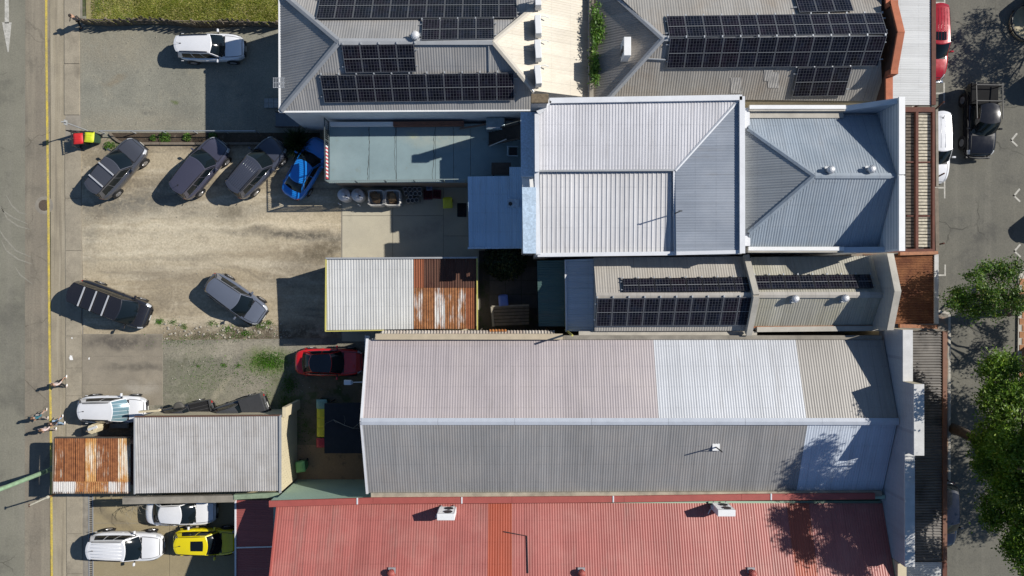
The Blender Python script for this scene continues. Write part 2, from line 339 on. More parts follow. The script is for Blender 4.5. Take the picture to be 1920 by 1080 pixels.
# slot drain crossing the lower lot
dr = thing('slot_drain', 'long dark slotted drain crossing the lower parking lot', 'drain', W(170, 1000))
for x in (166.6, 174): MB().bar(W(x, 930, .058), W(x+1.5, 1400, .058), .05, .02).build('frame', GREYM, dr)
y = 932
while y < 1090: MB().bar(W(167.3, y, .056), W(174.3, y, .056), .05, .014).build('bar', DARKM, dr); y += 4.0
m_mud = ground('shaded_yard_soil', (.18, .15, .10), (.12, .105, .072), .8, [((.05, .08, .02), 'noise', .9, .5, .62, .8)])
sheet('back_yard', rect(545, 700, 770, 846), .032, m_mud)
m_brn = ground('brown_paving', (.29, .205, .13), (.23, .165, .11), .6, [((.08, .07, .06), 'noise', 1.2, .56, .7, .7)])
sheet('brown_paving', rect(540, 834, 770, 930), .036, m_brn)
m_bed = ground('bark_mulch', (.085, .062, .042), (.05, .04, .03), 1.5, [((.20, .16, .11), 'noise', 2.5, .58, .7, .8)], fine=.4, fscale=14, bump=.8)
sheet('garden_bed', [(203, 249), (600, 249), (600, 270), (228, 270)], .034, m_bed)
# right street
m_rr = ground('street_asphalt', (.155, .148, .122), (.118, .114, .098), .4, [((.19, .18, .15), 'streak', (.9, .05, 1), .5, .72, .6), ((.07, .068, .062), 'noise', 5, .66, .71, .6), ((.24, .23, .2), 'noise', 7, .72, .75, .5), ((.08, .078, .07), 'noise', .4, .54, .68, .6)], fscale=9, crack=.22)
sheet('street', [(1690, -600), (2900, -600), (2900, 1700), (1690, 1700)], -.012, m_rr)
m_pav = ground('shop_footpath', (.22, .2, .17), (.17, .155, .13), .8, [((.34, .17, .09), 'noise', .6, .5, .6, .5)])
mb = MB(); P = [W(x, y) for x, y in [(1480, -600), (1708, -600), (1708, 560), (1736, 578), (1776, 588), (1776, 905), (1740, 925), (1716, 935), (1716, 1700), (1480, 1700)]]
mb.prism(P, -.05, .13); struct(mb.build('shop_footpath', m_pav))
kb = MB(); Q = [(1708, -600), (1708, 560), (1736, 578), (1776, 588), (1776, 905), (1740, 925), (1716, 935), (1716, 1700)]
for a, b in zip(Q[:-1], Q[1:]): kb.bar(W(a[0]+2, a[1])+Vector((0, 0, .06)), W(b[0]+2, b[1])+Vector((0, 0, .06)), .16, .15)
struct(kb.build('kerb', CONC))
m_bp = mat('orange_brick_paver', (.42, .20, .095), .4, 2.2, .9, bump=.3)
pv = MB(); P = [W(x, y) for x, y in [(1774, 590), (1778, 590), (1778, 660), (1774, 660)]]
md = MB(); md.prism([W(x, y) for x, y in [(1908, 520), (1913, 506), (1925, 500), (2000, 500), (2000, 720), (1906, 720)]], -.05, .10); md = struct(md.build('median', CONC))
for j in range(16):
    for i in range(3):
        x0 = 1909+i*12+(j % 2)*5; y0 = 522+j*12.4
        sheet('paver', rect(x0+.4, y0+.4, x0+11.6, y0+12), .125, m_bp, md, .04)
# parking ticks on the right street, each its own mark
for k, (px, py, q) in enumerate([(1768, 5, 'beside the red wagon tail'), (1767, 175, 'just below the red wagon nose'), (1768, 352, 'below the white wagon nose'), (1769, 516, 'above the leafy street tree')]):
    decal('parking_mark', [[(px-16, py-1.5), (px+2, py-1.5), (px+2, py+1.5), (px-16, py+1.5)], [(px+1.9, py-20), (px+4.6, py-20), (px+4.6, py+20 if k != 3 else py+1.5), (px+1.9, py+20 if k != 3 else py+1.5)]], WL, -.006, 'white T shaped parking bay mark '+q, 'road marking', 'parking marks on the street')
for px, py, q in [(1900, 262, 'right of the black pickup'), (1905, 366, 'near the street edge below the pickup'), (1906, 470, 'just above the leafy street tree')]:
    decal('bay_corner_mark', [[(px-6, py+1), (px+6, py-13), (px+8.5, py-11), (px-3, py+3)], [(px-6, py+1), (px-4, py-1.5), (px+9, py+11), (px+6.5, py+13)]], WL, -.006, 'white L shaped bay corner mark '+q, 'road marking', 'angled bay marks on the street')
# manhole
mh = thing('manhole', 'round rusty manhole cover in a concrete collar on the left road', 'manhole', W(83, 385))
MB().lathe([(17/S, 0), (17/S, .010), (11/S, .0115), (11/S, .006)], W(83, 385, 0), 28).build('collar', CONCD, mh)
MB().lathe([(10.4/S, 0), (10.4/S, .011), (9/S, .0135), (.02, .0135)], W(83, 385, 0), 24).build('cover', mat('rusty_iron', (.115, .085, .06), .4, 9, .8, bump=.8, bscale=30), mh)
# pale tyre scuffs on the road, white paint spill on the footpath
m_scuff = mat('pale_scuff', (.29, .275, .225), .25, 4, .95)
def strip(name, pts, w, m, z, label, cat, group=None):
    mb = MB(); P = [W(x, y) for x, y in pts]
    for i in range(len(P)-1):
        d = (P[i+1]-P[i]).normalized(); n = Vector((-d.y, d.x, 0))*w/2; zz = Vector((0, 0, z))
        k0 = .3 if i == 0 else 1; k1 = .3 if i == len(P)-2 else 1
        mb.poly([P[i]-n*k0+zz, P[i+1]-n*k1+zz, P[i+1]+n*k1+zz, P[i]+n*k0+zz])
    return tag(mb.build(name, m), label, cat, group) if label else mb.build(name, m)
for k, pts in enumerate([[(-10, 372), (5, 395), (25, 408), (52, 420)], [(0, 385), (14, 410), (34, 424), (56, 430)], [(12, 366), (22, 385), (36, 398), (50, 402)], [(2, 450), (12, 470), (34, 486), (60, 495)], [(-5, 425), (8, 445), (30, 470), (58, 482)], [(28, 500), (38, 515), (60, 532)]]):
    strip('tyre_scuff', pts, .10, m_scuff, .009, ['longest pale tyre scuff left of the manhole', 'pale tyre scuff ending beside the manhole collar', 'uppermost pale tyre scuff on the left road', 'pale tyre scuff left of the people mover rear', 'pale tyre scuff between manhole and people mover', 'lowest short tyre scuff on the left road'][k], 'tyre mark', 'tyre scuffs on the road')
m_spill = mat('spilt_white_paint', (.8, .79, .76), .1, 4, .8)
for px, py, r, q in [(134, 671, 5, 'largest'), (136, 634, 1.6, 'smallest, upper'), (168, 672, 2, 'rightmost')]:
    mb = MB(); P = []
    for a in range(14): k = r*(.6+.7*random.random())/S; P.append(W(px, py)+Vector((math.cos(a*.449)*k*.8, math.sin(a*.449)*k*1.2, .063)))
    mb.poly(P); tag(mb.build('paint_spill', m_spill), q+' white paint splash on the left footpath', 'paint splash', 'paint splashes')
# ---------------------------------------------------------------- buildings
XU, YU, ZU = Vector((1, 0, 0)), Vector((0, 1, 0)), Vector((0, 0, 1))
def rf(parent, pl, pxs, u, m, pitch=.15, amp=.013, kind='sin', name='roof', off=0):
    return MB().corr([pl.at(x, y, off) for x, y in pxs], u, pitch, amp, kind).build(name, m, parent)
def cap(parent, p, q, w=.3, h=.05, m=None, name='ridge_cap'):
    """folded ridge or hip capping: two shallow leaves"""
    p, q = Vector(p), Vector(q); d = (q-p).normalized(); n = ZU.cross(d).normalized()*w/2; z = Vector((0, 0, .045)); b = Vector((0, 0, .02-h))
    mb = MB(); mb.add([p+n+z+b, p+z+ZU*.02, p-n+z+b, q+n+z+b, q+z+ZU*.02, q-n+z+b], [(0, 1, 4, 3), (1, 2, 5, 4)])
    return mb.build(name, m or GREYM, parent)
def barp(parent, p, q, w, h, m, name, bevel=0): return MB().bar(p, q, w, h).build(name, m, parent, bevel=bevel)
def walls(parent, pts, z1, m, name='wall', z0=0): return MB().prism(pts, z0, z1).build(name, m, parent)
def xy(px, py, z): v = W(px, py, z); return (v.x, v.y)
# --- solar panels
def cellmat():
    t = NT('solar_cells'); p = t.pos(True); sp = t.n('SeparateXYZ'); t.l(p, sp.inputs[0])
    def line(s, per, w):
        f = t.math('FRACT', t.math('DIVIDE', s, per)); return t.math('GREATER_THAN', t.math('ABSOLUTE', t.math('SUBTRACT', f, .5)), .5-w)
    a = line(sp.outputs[0], .172, .05); b = line(sp.outputs[1], .172, .035); mid = t.math('LESS_THAN', t.math('ABSOLUTE', sp.outputs[1]), .016)
    f = t.math('MAXIMUM', a, b); oi = t.n('ObjectInfo').outputs['Random']
    base = t.mix(t.rng(oi, 0, 1), (.004, .0045, .009), (.008, .005, .009)); base = t.mix(t.rng(t.noise(t.pos(), 1.1, 3), .45, .7), base, (.006, .008, .015))
    wn = t.n('TexWhiteNoise'); fl = t.n('VectorMath', operation='FLOOR'); t.l(t.scalev(p, (5.8, 5.8, 0)), fl.inputs[0]); t.l(fl.outputs[0], wn.inputs[0])
    base = t.mul(base, t.rng(wn.outputs[0], 0, 1, .5, 1.7))
    c = t.mix(t.math('MULTIPLY', f, .55), base, (.13, .135, .15)); c = t.mix(t.math('MULTIPLY', mid, .9), c, (.24, .25, .26))
    return t.fin(c, .14, 0., spec=.18)
CELL = cellmat(); FRAME = simple('panel_frame', (.17, .175, .185), .4, .3); FRAMEB = simple('black_panel_frame', (.02, .02, .022), .4)
def solar(label, pl, tl, tr, bl, n, m, frame=FRAME, lift=.16, legs=0):
    a, b, c = pl.at(*tl, lift), pl.at(*tr, lift), pl.at(*bl, lift)
    u, v = (b-a)/n, (c-a)/m; ul, vl = u.length-.014, v.length-.02; un, vn = u.normalized(), -(v.normalized()); nn = un.cross(vn).normalized(); vn = nn.cross(un)
    base = pl.at((tl[0]+tr[0])/2, (tl[1]+bl[1])/2)
    t = thing('solar_array', label, 'solar panels', base, 0, 'rooftop solar arrays'); M4 = Matrix((un, vn, nn)).transposed().to_4x4()
    fm = MB()                                      # a rim of four bars round a backing sheet
    fm.box((0, 0, -.02), (ul-.02, vl-.02, .02))
    for s in (-1, 1): fm.box((0, s*(vl/2-.016), -.008), (ul, .026, .04)); fm.box((s*(ul/2-.016), 0, -.008), (.026, vl-.064, .04))
    fm = fm.build('panel', frame, t, local=True); cm = MB().box((0, 0, -.002), (ul-.056, vl-.056, .022)).build('cell_sheet', CELL, fm, local=True)
    for j in range(m):
        for i in range(n):
            if i == j == 0: o, cc = fm, cm
            else: o = fm.copy(); C.objects.link(o); cc = cm.copy(); C.objects.link(cc); cc.parent = o
            o.parent = t; o.matrix_local = Matrix.Translation(a+u*(i+.5)+v*(j+.5)-base+nn*random.uniform(-.008, .008)) @ M4
    for j in range(m):
        for k in (.22, .78):
            p = a+v*(j+k)-un*.12-nn*.07; q = b+v*(j+k)+un*.14-nn*.07; MB().bar(p, q, .05, .07, nn).build('mounting_rail', GALV, t)
    for i in range(n+1):
        p = a+u*i-vn*-.05; MB().box(p-nn*.03, (.07, .12, .1)).build('clamp', GALV, t)
    return t
def ac_unit(label, base, L, D, Hh, rz=0, group='outdoor air conditioning units', pipes=True, louvre=-1):
    t = thing('air_conditioner', label, 'air conditioner', base, rz, group)
    MB().box((0, 0, Hh/2+.08), (L, D, Hh)).build('casing', WHITE, t, local=True, bevel=.02)
    for s in (-1, 1): MB().box((s*L*.36, 0, .04), (.06, D+.12, .08)).build('foot', GALV, t, local=True)
    nf = 2 if Hh > 1 else 1
    for k in range(nf):
        z = .08+Hh*(.5 if nf == 1 else (.28+.46*k)); r = min(L, Hh/nf)*.38
        g = MB(); n = 14
        g.lathe([(r, 0), (r, .02), (r*.94, .025), (r*.2, .02)], (-L*.1, louvre*(D/2)-(.025 if louvre < 0 else 0), z), 20, 'y').build('fan_grille', mat('dark_grille', (.05, .05, .055), .3, 8, .6), t, local=True)
    for k in range(9): MB().box((L*.03, louvre*(D/2+.006), .14+Hh*.1*k), (L*.86, .014, .03)).build('louvre', WHITE, t, local=True)
    MB().box((L*.5+.03, 0, .3), (.06, D*.5, .3)).build('valve_cover', WHITE, t, local=True)
    if pipes: MB().tube([(L*.42, louvre*-.02, .2), (L*.62, -louvre*.2, .22), (L*.7, -louvre*.45, .12), (L*.62, -louvre*.7, .02)], .035, 7).build('pipe', mat('white_conduit', (.6, .6, .58), .1, 3), t, smooth=True, local=True)
    return t
def whirly(label, base, r=.2, m=None):
    t = thing('roof_ventilator', label, 'roof vent', base, 0, 'round roof ventilators'); m = m or mat('bright_aluminium', (.72, .72, .72), .15, 4, .35, .2)
    MB().box((0, 0, .02), (r*2.2, r*2.4, .05)).build('flashing', GALV, t, local=True)
    MB().lathe([(r*.8, 0), (r*.8, r*1.1), (r*.95, r*1.2)], (0, 0, 0), 16).build('throat', m, t, True, local=True)
    hd = MB().lathe([(r*.75, r*1.15), (r*1.02, r*1.4), (r*1.1, r*1.8), (r*.98, r*2.2), (r*.6, r*2.5), (r*.12, r*2.6)], (0, 0, 0), 18).build('turbine', m, t, True, local=True)
    for k in range(14):
        a = k*2*math.pi/14; P = [(math.cos(a+b)*rr*r, math.sin(a+b)*rr*r, h*r) for rr, h, b in ((.8, 1.15, 0), (1.08, 1.4, .08), (1.16, 1.8, .16), (1.03, 2.2, .24), (.64, 2.5, .32))]
        MB().tube(P, .014, 4).build('vane', m, hd, local=True)
    return t
# ===== A: grey hip roofed house at the top
A = thing('hip_roofed_house', 'grey hip roofed house carrying four groups of solar panels above the terrace', 'house', W(760, 90))
aS = Plane(W(527, 209, 5.5), W(1000, 206, 5.5), W(780, 78, 7.7)); aN = Plane(W(525, -16, 5.5), W(1000, -16, 5.5), W(780, 78, 7.7))
aW = Plane(W(527, 209, 5.5), W(525, -16, 5.5), W(636, 78, 7.7)); aE = Plane(W(925, 78, 7.7), W(1105, 0, 4.9), W(1105, 185, 4.9))
m_a = roofmat('grey_roof_sheet', (.29, .285, .28), 'x', .8, .05, .12, (.40, .37, .33), .5); m_aw = roofmat('grey_roof_sheet_west_shade', (.27, .268, .268), 'y', .8, .05, .12, (.40, .37, .33), .5)  # west copy coloured slightly darker for its slope away from the sun
m_be = roofmat('sun_bleached_cream_sheet', (.52, .47, .385), 'y', .8, .07, .14, (.40, .35, .27), .7)
rf(A, aS, [(530, 207), (636, 79), (925, 79), (1000, 166), (998, 205)], XU, m_a); rf(A, aN, [(525, -15), (1036, -15), (1018, 0), (925, 77), (636, 77)], XU, m_a)
rf(A, aW, [(527, 207), (525, -15), (635, 78)], YU, m_aw); rf(A, aE, [(926, 78), (1019, 0), (1036, -15), (1105, -15), (1105, 183), (1001, 170)], YU, m_be)
for p, q in (((527, 208), (636, 78)), ((525, -16), (636, 78))): cap(A, aW.at(*p, .03), aW.at(*q, .03), .34)
cap(A, aS.at(636, 78, .03), aS.at(925, 78, .03), .36); cap(A, aE.at(925, 78, .03), aE.at(1003, 172, .03), .3, m=mat('cream_cap', (.50, .46, .39), .1, 2)); cap(A, aE.at(925, 78, .03), aE.at(1036, -15, .03), .3, m=mat('cream_cap', (0, 0, 0)))
barp(A, W(525, 209.5, 5.45), W(1000, 206.5, 5.45), .13, .12, WHITE, 'gutter'); barp(A, W(525, 210, 5.45), W(524.5, -16, 5.45), .13, .12, WHITE, 'gutter')
a0, a1 = W(527, 209, 5.5), W(1104, 184, 4.9); iv = .12
walls(A, [(a0.x+iv, a0.y+iv), (W(1000, 206, 5.5).x, a0.y+iv), (W(1000, 206, 5.5).x, a1.y), (a1.x, a1.y), (a1.x, 17.7), (a0.x+iv, 17.7)], 4.82, WHITE)
walls(A, [(a0.x+iv, a0.y+iv), (W(1000, 206, 5.5).x-.05, a0.y+iv), (W(1000, 206, 5.5).x-.05, a1.y+1), (-3, a1.y+1), (-3, 17.7), (a0.x+iv, 17.7)], 5.36, WHITE, 'upper_wall', 4.82)
wy = a0.y+iv                                                     # weatherboards of the south wall
for k in range(28): MB().box((W(760, 209, 5.5).x, wy-.008-.004*(k % 2), .3+k*.18), (W(1000, 206, 5.5).x-a0.x-iv, .02, .15)).build('weatherboard', WHITE, A)
barp(A, aE.at(1105, -15, .02), aE.at(1105, 183, .02), .14, .12, WHITEM, 'gutter')
MB().tube([aS.at(916, 80, .05), aS.at(917, 135, .05)], .03, 6).build('conduit', GALV, A)
MB().tube([aE.at(969, 137, .05), aE.at(975, 133, .06), aE.at(985, 150, .06), aE.at(1001, 172, .06)], .03, 6).build('conduit', GALV, A)
solar('long solar row of eleven panels along the lower grey house roof', aS, (602, 141), (966, 136), (606, 193), 11, 1)
solar('short solar block of four panels left under the grey house ridge', aS, (642, 84), (778, 82), (646, 137), 4, 1)
solar('solar row running off the top edge of the photo on the grey house', aN, (597, -13), (964, -15), (597, 35), 11, 1)
solar('four solar panels beside the white roof vent on the grey house', aN, (791, 36), (925, 34), (791, 75), 4, 1)
whirly('white dome roof vent near the grey house ridge', aN.at(780, 71), .22)
for k, (py, q) in enumerate([(8, 'topmost'), (56, 'second from top'), (101, 'third from top'), (148, 'lowest')]):
    ac_unit('white outdoor unit on the cream roof strip, '+q+' of four', aE.at(1008, py, .02), 1.05 if k else .8, .34, .82, R(92+k), louvre=1)
# brick chimney between the two roofs
ch = thing('chimney_stack', 'square brown rendered chimney between the grey house and the white roof', 'chimney', W(1012, 184))
c0 = W(1012, 184, 9.0); walls(ch, [(c0.x-.42, c0.y-.2), (c0.x+.42, c0.y-.2), (c0.x+.42, c0.y+.2), (c0.x-.42, c0.y+.2)], 8.8, mat('chimney_render', (.42, .41, .4), .2, 2, .9), 'shaft')
MB().box((c0.x, c0.y, 8.9), (.95, .5, .2)).build('crown', mat('lichen_concrete', (.20, .155, .10), .5, 6, .95, bump=.5), ch, bevel=.03)
# satellite grid antenna on the west gutter
an = thing('roof_antenna', 'small grey grid antenna on the west gutter of the grey house', 'antenna', W(525, 158, 5.4)); q = W(523, 155, 6.1)
MB().tube([W(526, 158, 5.4), q], .025, 6).build('mast', GALV, an)
for k in range(7): MB().bar(q+Vector((-.32+k*.1, -.3, 0)), q+Vector((-.32+k*.1, .3, 0)), .03, .02).build('rod', GALV, an)
for k in (-.28, 0, .28): MB().bar(q+Vector((-.34, k, -.02)), q+Vector((.34, k, -.02)), .03, .02).build('boom', GALV, an)
# ===== B: shop with orange parapet, top right
B = thing('orange_parapet_shop', 'grey roofed shop behind the orange stepped brick parapet', 'shop', W(1400, 80))
bS = Plane(W(1140, 188, 5.4), W(1650, 192, 5.4), W(1400, 72, 7.6)); bN = Plane(W(1140, -55, 5.4), W(1650, -55, 5.4), W(1400, 72, 7.6)); bW = Plane(W(1243, 72, 7.6), W(1113, -40, 5.2), W(1113, 185, 5.2))
m_b = roofmat('taupe_roof_sheet', (.31, .295, .27), 'x', .8, .07, .14, (.25, .205, .16), .6); m_bw = roofmat('taupe_roof_sheet_west', (.29, .27, .245), 'y', .8, .07, .14, (.25, .205, .16), .6)
rf(B, bS, [(1146, 184), (1243, 73), (1650, 73), (1655, 190)], XU, m_b); rf(B, bN, [(1113, -52), (1655, -52), (1650, 71), (1243, 71)], XU, m_b); rf(B, bW, [(1113, 184), (1113, -45), (1242, 72), (1140, 185)], YU, m_bw)
cap(B, bW.at(1140, 186, .03), bW.at(1243, 72, .03), .3); cap(B, bW.at(1113, -45, .03), bW.at(1243, 72, .03), .3); cap(B, bS.at(1243, 72, .03), bS.at(1655, 72, .03), .3)
MB().tube([bS.at(1146, 180, .08), bS.at(1208, 113, .08), bS.at(1213, 110, .08), bS.at(1248, 112, .08)], .045, 6).build('conduit', GALV, B)
for x, y, w_, h_ in ((1380, 160, 20, 30), (1441, 141, 16, 22), (1450, 150, 20, 30)): rf(B, bS, rect(x-w_/2, y-h_/2, x+w_/2, y+h_/2), XU, mat('pale_patch_sheet', (.45, .43, .40), .35, 3), name='roof_patch', off=.02)
X0 = W(1662, 60, 6.7).x; X1 = X0+.34
walls(B, [(W(1113, 0, 5.3).x, W(0, 186, 5.3).y), (X0, W(0, 191, 5.3).y), (X0, 24), (W(1113, 0, 5.3).x, 24)], 5.05, CREAM)
ORB = mat('orange_painted_brick', (.46, .15, .075), .25, 3, .85, bump=.2); yy = lambda py, z: W(0, py, z).y
pr = [(24, 6.7), (yy(12, 6.7), 6.7), (yy(12, 6.7), 7.2), (yy(60, 7.9), 7.95), (yy(134, 7.2), 7.2), (yy(134, 7.2), 6.7), (yy(186, 6.7), 6.7)]
def profile_wall(parent, x0, x1, prof, z0, m, name): # prof: (y, z) along the top
    n = len(prof); vs = [(x, y, z) for x in (x0, x1) for y, z in prof]+[(x, prof[i][0], z0) for x in (x0, x1) for i in (0, -1)]
    fs = [tuple(range(n))+(2*n+1, 2*n), tuple(range(2*n-1, n-1, -1))+(2*n+2, 2*n+3)]+[(i, i+1, n+i+1, n+i) for i in range(n-1)]
    return MB().add(vs, fs).build(name, m, parent)
profile_wall(B, X0+.04, X1-.04, [(y, z-.12) for y, z in pr], 0, mat('dark_brick_back', (.10, .055, .04), .3, 3, .9, bump=.3), 'parapet')
for a, b in zip(pr[:-1], pr[1:]):
    if abs(a[0]-b[0]) > .05: MB().bar(((X0+X1)/2, a[0]+.05, a[1]-.06), ((X0+X1)/2, b[0]-.05, b[1]-.06), .42, .13).build('coping', ORB, B, bevel=.02)
    else: MB().box(((X0+X1)/2, a[0], (a[1]+b[1])/2), (.42, .3, abs(a[1]-b[1])+.1)).build('coping', ORB, B)
solar('upper solar row of twelve panels on the taupe shop roof', bN, (1252, 30), (1655, 24), (1252, 70), 12, 1)
solar('lower solar row of twelve panels on the taupe shop roof', bS, (1253, 71.5), (1660, 67), (1253, 128), 12, 1)
solar('three solar panels low on the right of the taupe shop roof', bS, (1493, 127), (1594, 125), (1489, 181), 3, 1)
solar('three solar panels cut by the top photo edge on the shop roof', bN, (1492, -25), (1592, -28), (1492, 23), 3, 1)
ac_unit('lone white outdoor unit on the taupe hip of the shop roof', bW.at(1170, 100, .02), 1.05, .4, 1.15, R(90), louvre=1)
wv = thing('vine_wall', 'low parapet wall between cream roof strip and taupe roof', 'wall', W(1109, 90)); xx = W(1109, 0, 5.4).x
walls(wv, [(xx-.12, W(0, 186, 5.4).y), (xx+.12, W(0, 186, 5.4).y), (xx+.12, 24), (xx-.12, 24)], 5.45, CONCD)
# ===== shop awnings along the right street (each its own awning)
def awning(label, x0, y0, x1, y1, z, m, u, pitch=.14, amp=.014, fascia=RUSTB, kind='sin', fall=.15, sheetn=1):
    t = thing('shop_awning', label, 'awning', W((x0+x1)/2, (y0+y1)/2), 0, 'awnings over the shop footpath')
    pl = Plane(W(x0, y0, z+fall), W(x1, y0, z), W(x0, y1, z+fall))
    P = [pl.at(x0, y0), pl.at(x1, y0), pl.at(x1, y1), pl.at(x0, y1)]
    MB().corr(P, u, pitch, amp, kind).build('roof_sheet', m, t)
    MB().slab([p-Vector((0, 0, .06)) for p in P], .12).build('soffit', TIMD, t)
    MB().bar(P[1]+Vector((.08, 0, -.02)), P[2]+Vector((.08, 0, -.02)), .26, .22).build('fascia', fascia, t)
    k = max(2, int((P[0].y-P[3].y)/3.2))
    for i in range(k+1):
        y = P[0].y+(P[3].y-P[0].y)*(i+.06)/(k+.12); MB().tube([(P[1].x-.3, y, .1), (P[1].x-.3, y, z-.1)], .05, 8).build('post', fascia, t)
    return t, P, pl
m_wa = roofmat('white_awning_sheet', (.50, .51, .51), 'y', .8, .05, .1)
awning('white corrugated awning beside the orange parapet', 1600, -80, 1747, 197, 3.3, m_wa, YU)
# D awning: rusty beams with old slatted sheets
D_ = thing('slatted_awning', 'rusty beamed awning with weathered grey slats beside the white wall', 'awning', W(1725, 340), 0, 'awnings over the shop footpath')
z = 3.35; 
for x, w_ in ((1718, .17), (1749, .15)): MB().bar(W(x, 206, z+.1), W(x, 471, z+.1), w_, .2).build('beam', RUSTB, D_)
MB().bar(W(1640, 206, z+.11), W(1751, 206, z+.11), .3, .2).build('beam', RUSTB, D_); MB().bar(W(1640, 470, z+.11), W(1751, 470, z+.11), .22, .2).build('beam', RUSTB, D_)
m_sl = mat('lichen_grey_slat', (.62, .56, .44), .5, 5, .95, bump=.4); m_sd = mat('dark_slat', (.17, .14, .11), .4, 5, .95, bump=.4)
n = 42
for i in range(n):
    y = 212+i*(255/n)
    for xa, xb, m in ((1698, 1716, m_sd), (1720, 1747, m_sl)):
        MB().bar(W(xa+random.uniform(-.6, .6), y, z), W(xb, y+random.uniform(-.4, .4), z-.02), .15, .07).build('slat', m, D_)
MB().slab([W(1640, 206, z-.1), W(1748, 206, z-.1), W(1748, 470, z-.1), W(1640, 470, z-.1)], .05).build('soffit', mat('shaded_lining', (.02, .016, .013), .3, 3), D_)
for y in (304, 405): MB().bar(W(1700, y, z+.08), W(1746, y, z+.08), .08, .08).build('purlin', RUSTB, D_)
MB().bar(W(1755, 206, z), W(1756, 350, z), .16, .2).build('fascia', CONCD, D_); MB().bar(W(1755, 352, z), W(1757, 470, z), .22, .12).build('gutter', TIMBER, D_)
for y in (215, 340, 462): MB().tube([W(1742, y, .1), Vector((W(1742, y, .1).x-1.0, W(1742, y, .1).y, z))], .05, 8).build('post', RUSTB, D_)
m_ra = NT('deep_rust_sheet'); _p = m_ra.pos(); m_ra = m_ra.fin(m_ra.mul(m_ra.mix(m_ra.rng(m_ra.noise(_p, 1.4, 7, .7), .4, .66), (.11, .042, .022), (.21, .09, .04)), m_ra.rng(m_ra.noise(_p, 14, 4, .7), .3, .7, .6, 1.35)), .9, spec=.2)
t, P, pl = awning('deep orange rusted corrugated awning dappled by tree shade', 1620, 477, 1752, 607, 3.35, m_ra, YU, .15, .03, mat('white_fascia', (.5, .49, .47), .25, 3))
barp(t, W(1686, 476, 3.7), W(1757, 474, 3.5), .2, .2, mat('rusty_flashing', (.34, .13, .05), .45, 4), 'flashing'); barp(t, W(1686, 611, 3.7), W(1757, 613, 3.5), .22, .16, mat('rusty_flashing', (0, 0, 0)), 'flashing')
m_ba = roofmat('sooty_shade_darkened_sheet', (.12, .108, .096), 'y', .5, .2, .3, (.03, .025, .022), 1., .7)  # soot, plus the tree's shade darkened into the sheet colour
awning('long sooty corrugated awning darkened for the deep shade of the big tree', 1640, 621, 1768, 1052, 3.35, m_ba, YU, .17, .035, mat('brown_fascia', (.19, .085, .05), .3, 3))
awning('pale grey awning sheet at the bottom edge of the street', 1660, 1054, 1768, 1250, 3.3, m_wa, YU)
# ===== C: big white roof
Cc = thing('white_roofed_building', 'tall building with the big white ribbed roof in the middle', 'building', W(1200, 330)); Wc = lambda px, py, z: W(px, py, z-.45)
cU = Plane(Wc(1010, 195, 8.0), Wc(1388, 184, 8.0), Wc(1130, 320, 7.7)); cR = Plane(Wc(1388, 184, 8.02), Wc(1390, 472, 8.02), Wc(1266, 320, 7.7)); cL = Plane(Wc(1010, 320, 7.48), Wc(1268, 320, 7.48), Wc(1268, 475, 7.2))
m_cu = roofmat('white_roof_sheet', (.56, .555, .575), 'x', .9, .05, .10); m_cr = roofmat('blue_grey_roof_sheet', (.27, .30, .345), 'y', .8, .04, .10, (.40, .42, .45), .4); m_cl = roofmat('white_tray_sheet', (.56, .555, .56), 'x', .52, .04, .12, (.5, .47, .45), .25)
rf(Cc, cU, [(1010, 203), (1020, 196), (1386, 186), (1266, 319), (1010, 320)], XU, m_cu, .17, .018, 'trap'); rf(Cc, cR, [(1388, 186), (1389, 472), (1268, 473), (1266, 320)], YU, m_cr, .15)
rf(Cc, cL, [(1012, 321), (1264, 319), (1266, 473), (1014, 476)], XU, m_cl, .26, .032, 'rib')
barp(Cc, cU.at(1008, 320.5, .02), cU.at(1264, 319, .02), .1, .08, GREYM, 'flashing'); barp(Cc, Wc(1266.5, 318, 7.66), Wc(1268.5, 476, 7.5), .28, .08, WHITEM, 'flashing')
cap(Cc, Wc(1388, 184, 8.02), Wc(1266, 320, 7.7), .16, m=WHITEM, name='hip_cap')
z = 8.12
for p, q in (((1030, 189), (1391, 183)), ((1391, 181), (1391.5, 475)), ((1006.5, 214), (1007, 322))): barp(Cc, Wc(*p, z), Wc(*q, z), .3 if p[0] > 1010 else .24, .14, WHITEM, 'parapet_cap')
barp(Cc, Wc(1006.5, 322, 7.66), Wc(1009.5, 477, 7.45), .26, .12, WHITEM, 'parapet_cap'); barp(Cc, Wc(1008, 478, 7.4), Wc(1268, 475, 7.4), .22, .12, WHITEM, 'parapet_cap'); barp(Cc, Wc(1268, 475, 7.75), Wc(1391, 472, 8.0), .2, .12, WHITEM, 'parapet_cap')
barp(Cc, Wc(1008, 212, z), Wc(1018, 205, z), .24, .14, WHITEM, 'parapet_cap'); barp(Cc, Wc(1018, 205, z), Wc(1031, 189, z), .24, .14, WHITEM, 'parapet_cap')
c1, c2 = Wc(1007, 213, 8.1), Wc(1391, 474, 8.0)
walls(Cc, [(c1.x, Wc(0, 477, 7.4).y), (c2.x, c2.y), (c2.x, Wc(0, 183, 8.1).y), (Wc(1031, 0, 8.1).x, Wc(0, 188, 8.1).y), (c1.x, c1.y)], 6.6, WHITE)
for p, q, zt in (((1008, 212), (1008, 322), 8.05), ((1391, 183), (1391, 474), 8.0), ((1031, 189), (1391, 183), 8.05)): barp(Cc, Wc(*p, zt)-Vector((0, 0, .55)), Wc(*q, zt)-Vector((0, 0, .55)), .12, 1.1, WHITE, 'upper_wall')
barp(Cc, Wc(1008, 477, 7.35)-Vector((0, 0, .2)), Wc(1391, 474, 7.35)-Vector((0, 0, .2)), .12, .5, WHITE, 'upper_wall')
